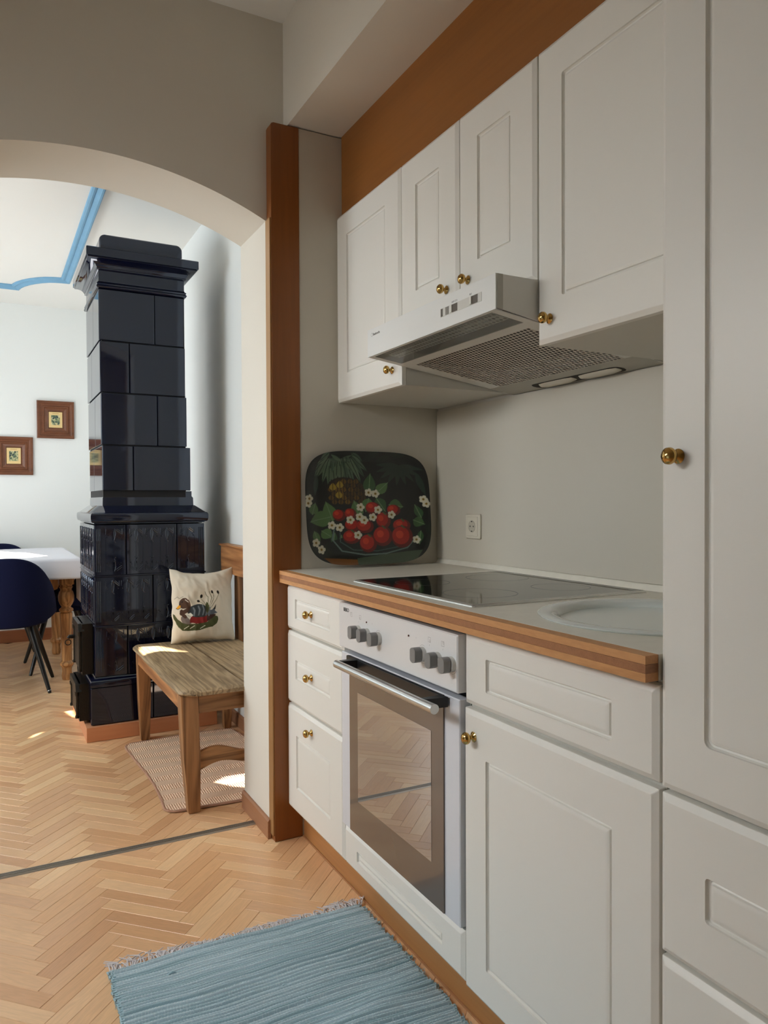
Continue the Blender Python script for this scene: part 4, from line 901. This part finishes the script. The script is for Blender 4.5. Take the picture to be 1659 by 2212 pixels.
# ---------------------------------------------------------------- pictures
def picture(cx, cz, label, seed):
    t = thing('framed_picture', label, 'picture', (cx, 6.69, cz), 'small framed prints'); h = .141; yw = 6.699
    m = MB(); prof = [(0, .0), (0, .022), (.006, .026), (.020, .024), (.028, .017), (.040, .016), (.046, .022), (.054, .022), (.060, .014), (.078, .009), (.084, .012), (.088, .006)]
    m.loft([[(cx-h+i, yw-d, cz-h-.012+i), (cx+h-i, yw-d, cz-h-.012+i), (cx+h-i, yw-d, cz+h+.012-i), (cx-h+i, yw-d, cz+h+.012-i)] for i, d in prof]); m.build('frame', FRAME, t, angle=15, fix=True)
    C = Canvas(60, 80, (226, 198, 140)); rr = random.Random(seed); C.poly([(.18, .2), (.82, .2), (.82, .82), (.18, .82)], (150, 156, 120))
    for i in range(70): C.ell(.2+.6*rr.random(), .22+.58*rr.random(), .03+.05*rr.random(), .02+.04*rr.random(), rr.choice(((52, 76, 64), (214, 204, 160), (88, 110, 84), (40, 52, 60), (196, 190, 140))), rr.random()*3)
    for q in ((0, .18), (.82, 1)): C.poly([(q[0], 0), (q[1], 0), (q[1], 1), (q[0], 1)], (226, 198, 140))
    C.poly([(0, 0), (1, 0), (1, .2), (0, .2)], (226, 198, 140)); C.poly([(0, .82), (1, .82), (1, 1), (0, 1)], (226, 198, 140)); C.line([(.28, .09), (.72, .09)], .03, (184, 146, 96))
    m = MB(); uvs = []
    def P(u, v): uvs.append((u, 1-v)); return (cx-.051+.102*u, yw-.0085, cz-.064+.128*v)
    m.grid(40, 50, P); o = m.build('print', vcmat('print_paper', .4), t, fix=False); C.paint(o.data, uvs)
picture(.489, 1.808, 'small square brown-framed print hanging higher, beside the stove', 4)
picture(.177, 1.505, 'small square brown-framed print hanging lower, cut by the photo edge', 9)

# ---------------------------------------------------------------- blue ceiling moulding
def moulding():
    path = [(.512, 2.665), (.508, 4.2), (.503, 5.805)]
    arc_ = [(.475, 5.808), (.43, 5.818), (.385, 5.838), (.34, 5.872), (.295, 5.92), (.255, 5.975), (.22, 6.04), (.20, 6.10)]
    seg = [path, [path[-1]]+arc_, [(.20, 6.10), (.10, 6.145), (-.2, 6.15), (-1.9, 6.15)]]
    pts = path+arc_+[(.19, 6.15), (-.2, 6.152), (-1.95, 6.152)]
    prof = [(-.034, 0), (-.034, .006), (-.030, .012), (-.020, .016), (-.010, .014), (-.007, .010), (.004, .018), (.016, .026), (.025, .026), (.030, .020), (.031, .013), (.034, .010), (.034, 0)]
    m = MB(); rings = []
    for i, p in enumerate(pts):
        p = Vector(p); a = (p-Vector(pts[i-1])).normalized() if i else None; b = (Vector(pts[i+1])-p).normalized() if i < len(pts)-1 else None
        if a is None: a = b
        if b is None: b = a
        na = Vector((a.y, -a.x)); nb = Vector((b.y, -b.x)); n = (na+nb).normalized(); k = 1/max(.35, n.dot(na))
        rings.append([(p.x+n.x*o*k, p.y+n.y*o*k, HC-.0003-h) for o, h in prof])
    m.loft(rings)
    t = thing('ceiling_moulding', 'light blue moulding with a scalloped corner on the living room ceiling', 'moulding', (.5, 5.8, 2.69))
    m.build('moulding', BLUEP, t, angle=25)
moulding()

# ---------------------------------------------------------------- beige mat
def beige_mat():
    m = MB(); NX, NY = 330, 420
    bm_, nt, p = newmat('beige_weave'); a = nt.nodes.new('ShaderNodeVertexColor'); a.layer_name = 'paint'; nt.links.new(a.outputs[0], p.inputs['Base Color']); p.inputs['Roughness'].default_value = .95
    cols = []
    def P(u, v):
        y = 2.715+.90*v
        xl = .545+.012*math.sin(v*5)+.02*(1-v)*v; r_ = .06
        d0, d1 = y-2.715, 3.615-y
        for d in (d0, d1):
            if d < r_: xl += r_-math.sqrt(max(0, r_*r_-(r_-d)**2))
        xr = 1.075-(.03*max(0, (v-.75))*4 if v > .75 else 0)
        x = xl+(xr-xl)*u; y2 = y+.02*math.sin(x*9)*(v-.5)+(.03 if v > .5 else -.012)*(x-.55)*(-1)
        band = (v*8.6) % 1.0; inb = .18 < band < .72
        rib = math.sin((x-.5)*2*PI/.0088)
        ed = min(u*NX, (1-u)*NX, v*NY, (1-v)*NY)
        z = .0075+.0012*noise.noise(Vector((x*8, y*8, 0)))+(.0011*rib if inb else .0006*noise.noise(Vector((x*300, y*300, 0))))+(.0015 if ed < 6 else 0)-(.006 if ed < 1 else 0)
        z += .004*max(0, noise.noise(Vector((x*4, y*3, 7))))*(1 if ed < 60 else .3)
        c = (238, 208, 182) if inb else (220, 188, 160)
        if inb and rib < -.2: c = (196, 152, 120)
        if ed < 6: c = (176, 134, 110)
        k = 1+.06*noise.noise(Vector((x*200, y*200, 3))); cols.append([min(255, q*k) for q in c]); return (x, y2, z)
    m.grid(NX, NY, P)
    t = thing('floor_mat', 'beige ribbed floor mat lying partly under the pine bench', 'mat', (.8, 3.15, 0))
    o = m.build('woven_mat', bm_, t, fix=False, angle=80); lay = o.data.color_attributes.new('paint', 'FLOAT_COLOR', 'POINT')
    c = np.array(cols)/255; out = np.ones((len(c), 4)); out[:, :3] = np.where(c <= .04045, c/12.92, ((c+.055)/1.055)**2.4); lay.data.foreach_set('color', out.ravel())
beige_mat()

# ---------------------------------------------------------------- blue rag rug
def rag_rug():
    NX, pitch, yn = 430, .0082, 7; y_top, y_bot = 1.868, .75
    n_c = int((y_top-y_bot)/pitch); NY = n_c*yn
    u = np.linspace(0, 1, NX+1); v = np.arange(NY+1)/yn     # v in cords
    U, V = np.meshgrid(u, v); cord = np.floor(V).astype(int); fr = V-cord
    rng = np.random.RandomState(5); lw = rng.uniform(-.006, .006, n_c+2); rw = rng.uniform(-.007, .007, n_c+2); ph = rng.uniform(0, 6.28, n_c+2); tone = rng.uniform(0, 1, n_c+2); amp = rng.uniform(.75, 1.25, n_c+2)
    cc = np.clip(cord, 0, n_c)
    xl = .243+lw[cc]*.7; xr = .898+rw[cc]+.018*np.clip((V*pitch)/.5, 0, 1)*0
    X = xl+(xr-xl)*U
    Y = y_top-V*pitch-.018*(U)**1.5*1.0
    def sm(a, b, s1, s2, off): return np.sin(a*s1+off)*np.cos(b*s2+off*1.7)+.5*np.sin(a*s1*2.3+b*s2*1.1+off*3)
    Y += .0035*sm(X, Y, 9, 11, .4)+.0012*np.sin(X*37+Y*20)
    prof = np.sqrt(np.clip(1-1.32*(2*fr-1)**2, 0, 1))
    bead = np.sin(X*2*PI/.0068+ph[cc]+fr*2.5)
    H = .0012+.0096*prof*amp[cc]+.0005*bead*prof
    wr = .010*np.exp(-((Y-1.42-.10*(X-.6)-.03*np.sin(X*9))/.05)**2)*np.clip((X-.5)*4, 0, 1)+.008*np.exp(-((Y-1.22+.1*(X-.5))/.06)**2)*np.clip((X-.35)*4, 0, 1)
    wr += .004*np.clip(sm(X, Y, 7, 9, 2.2), 0, 1)
    Z = H+wr
    ed = np.minimum(U, 1-U)*NX; Z = np.where(ed < 3, Z*np.sqrt(np.clip(ed/3, .05, 1)), Z)
    vs = np.stack([X, Y, Z], -1).reshape(-1, 3)
    knots = []
    w = NX+1; j, i = np.meshgrid(np.arange(NY), np.arange(NX), indexing='ij'); a = (j*w+i).ravel()
    fc = np.stack([a, a+1, a+1+w, a+w], -1)
    me = bpy.data.meshes.new('woven_field'); me.vertices.add(len(vs)); org = Vector((.57, 1.35, 0))
    vs2 = vs-np.array(org); me.vertices.foreach_set('co', vs2.ravel())
    me.loops.add(fc.size); me.loops.foreach_set('vertex_index', fc.ravel()); me.polygons.add(len(fc)); me.polygons.foreach_set('loop_start', np.arange(0, fc.size, 4)); me.polygons.foreach_set('loop_total', np.full(len(fc), 4))
    me.polygons.foreach_set('use_smooth', np.ones(len(fc), bool)); me.update(calc_edges=True)
    seg = np.sin(X*13+ph[cc]*3)*.5+.5; mixv = np.clip(.55*tone[cc]+.45*seg, 0, 1)
    c0, c1, c2_ = [np.array(lin(q)) for q in ((156, 184, 194), (206, 224, 232), (236, 243, 247))]
    colr = c0+(c1-c0)*mixv[..., None]; light = ((bead > .6) & (rng.rand(*bead.shape) > .6)) & (tone[cc] > .3)
    colr = np.where(light[..., None], colr*.45+c2_*.55, colr)
    out = np.ones((*X.shape, 4)); out[..., :3] = colr; lay = me.color_attributes.new('paint', 'FLOAT_COLOR', 'POINT'); lay.data.foreach_set('color', out.reshape(-1))
    me.materials.append(vcmat('rag_cotton', .95, 0, .12, 700))
    t = thing('rag_rug', 'teal blue woven rag rug with a frayed fringe in front of the cabinets', 'rug', org)
    o = bpy.data.objects.new('woven_field', me); COL.objects.link(o); o.parent = t
    fm = mat('fringe_cotton', (216, 210, 212), .95); fb = mat('fringe_blue', (166, 194, 204), .95)
    m = MB(); R = random.Random(11)
    for k in range(300):
        q = R.random(); x = .243+.66*q; y = y_top-.018*q**1.5; L_ = R.uniform(.010, .028)*(1.7 if (q < .25 or q > .85) else 1); an = R.uniform(-.7, .9)
        p0 = Vector((x, y-.004, .006)); p1 = p0+Vector((math.sin(an)*L_*.5, math.cos(an)*L_*.5, R.uniform(.002, .009))); p2 = p0+Vector((math.sin(an+R.uniform(-1, 1))*L_, math.cos(an)*L_, R.uniform(.001, .006)))
        m.tube([p0, p1, p2], [.0021, .0018, .0011], 6)
    f = m.build('fringe', fm, t, angle=80); f['kind'] = 'stuff'; f['label'] = 'pale grey cotton fringe'
    m = MB()
    for k in range(n_c):
        for side in (0, 1):
            c_ = k; X_ = (.243+lw[c_]*.7) if side == 0 else (.898+rw[c_]); y = y_top-(k+.5)*pitch-(.018 if side else 0); s = -1 if side == 0 else 1
            l = R.uniform(.001, .005); m.tube([(X_-s*.006, y, .007), (X_+s*l, y+R.uniform(-.002, .002), .007), (X_+s*l*.3, y-.0055, .005)], [.0030, .0032, .0026], 6)
            if R.random() < .22: m.tube([(X_, y, .008), (X_+s*R.uniform(.004, .008), y+R.uniform(-.008, .008), .012), (X_+s*R.uniform(.003, .007), y+R.uniform(-.012, .012), .002)], [.0006]*3, 4)
    f = m.build('edge_loops', fb, t, angle=80); f['kind'] = 'stuff'
    m = MB()
    for k in range(40):
        x, y = R.uniform(.3, .86), R.uniform(1.0, 1.8); z = .017; an = R.uniform(-.3, .3)
        if k % 4 == 0: m.tube([(x, y, z-.006), (x+.008, y+.001, z-.003), (x+.016, y+.002, z-.006)], [.002, .003, .002], 6)
        else: m.tube([(x, y, z-.004), (x+R.uniform(-.006, .006), y+.006, z+.002), (x+R.uniform(-.01, .01), y-.008, z-.002)], [.0005]*3, 4)
    f = m.build('loose_knots', fb, t, angle=80); f['kind'] = 'stuff'
rag_rug()
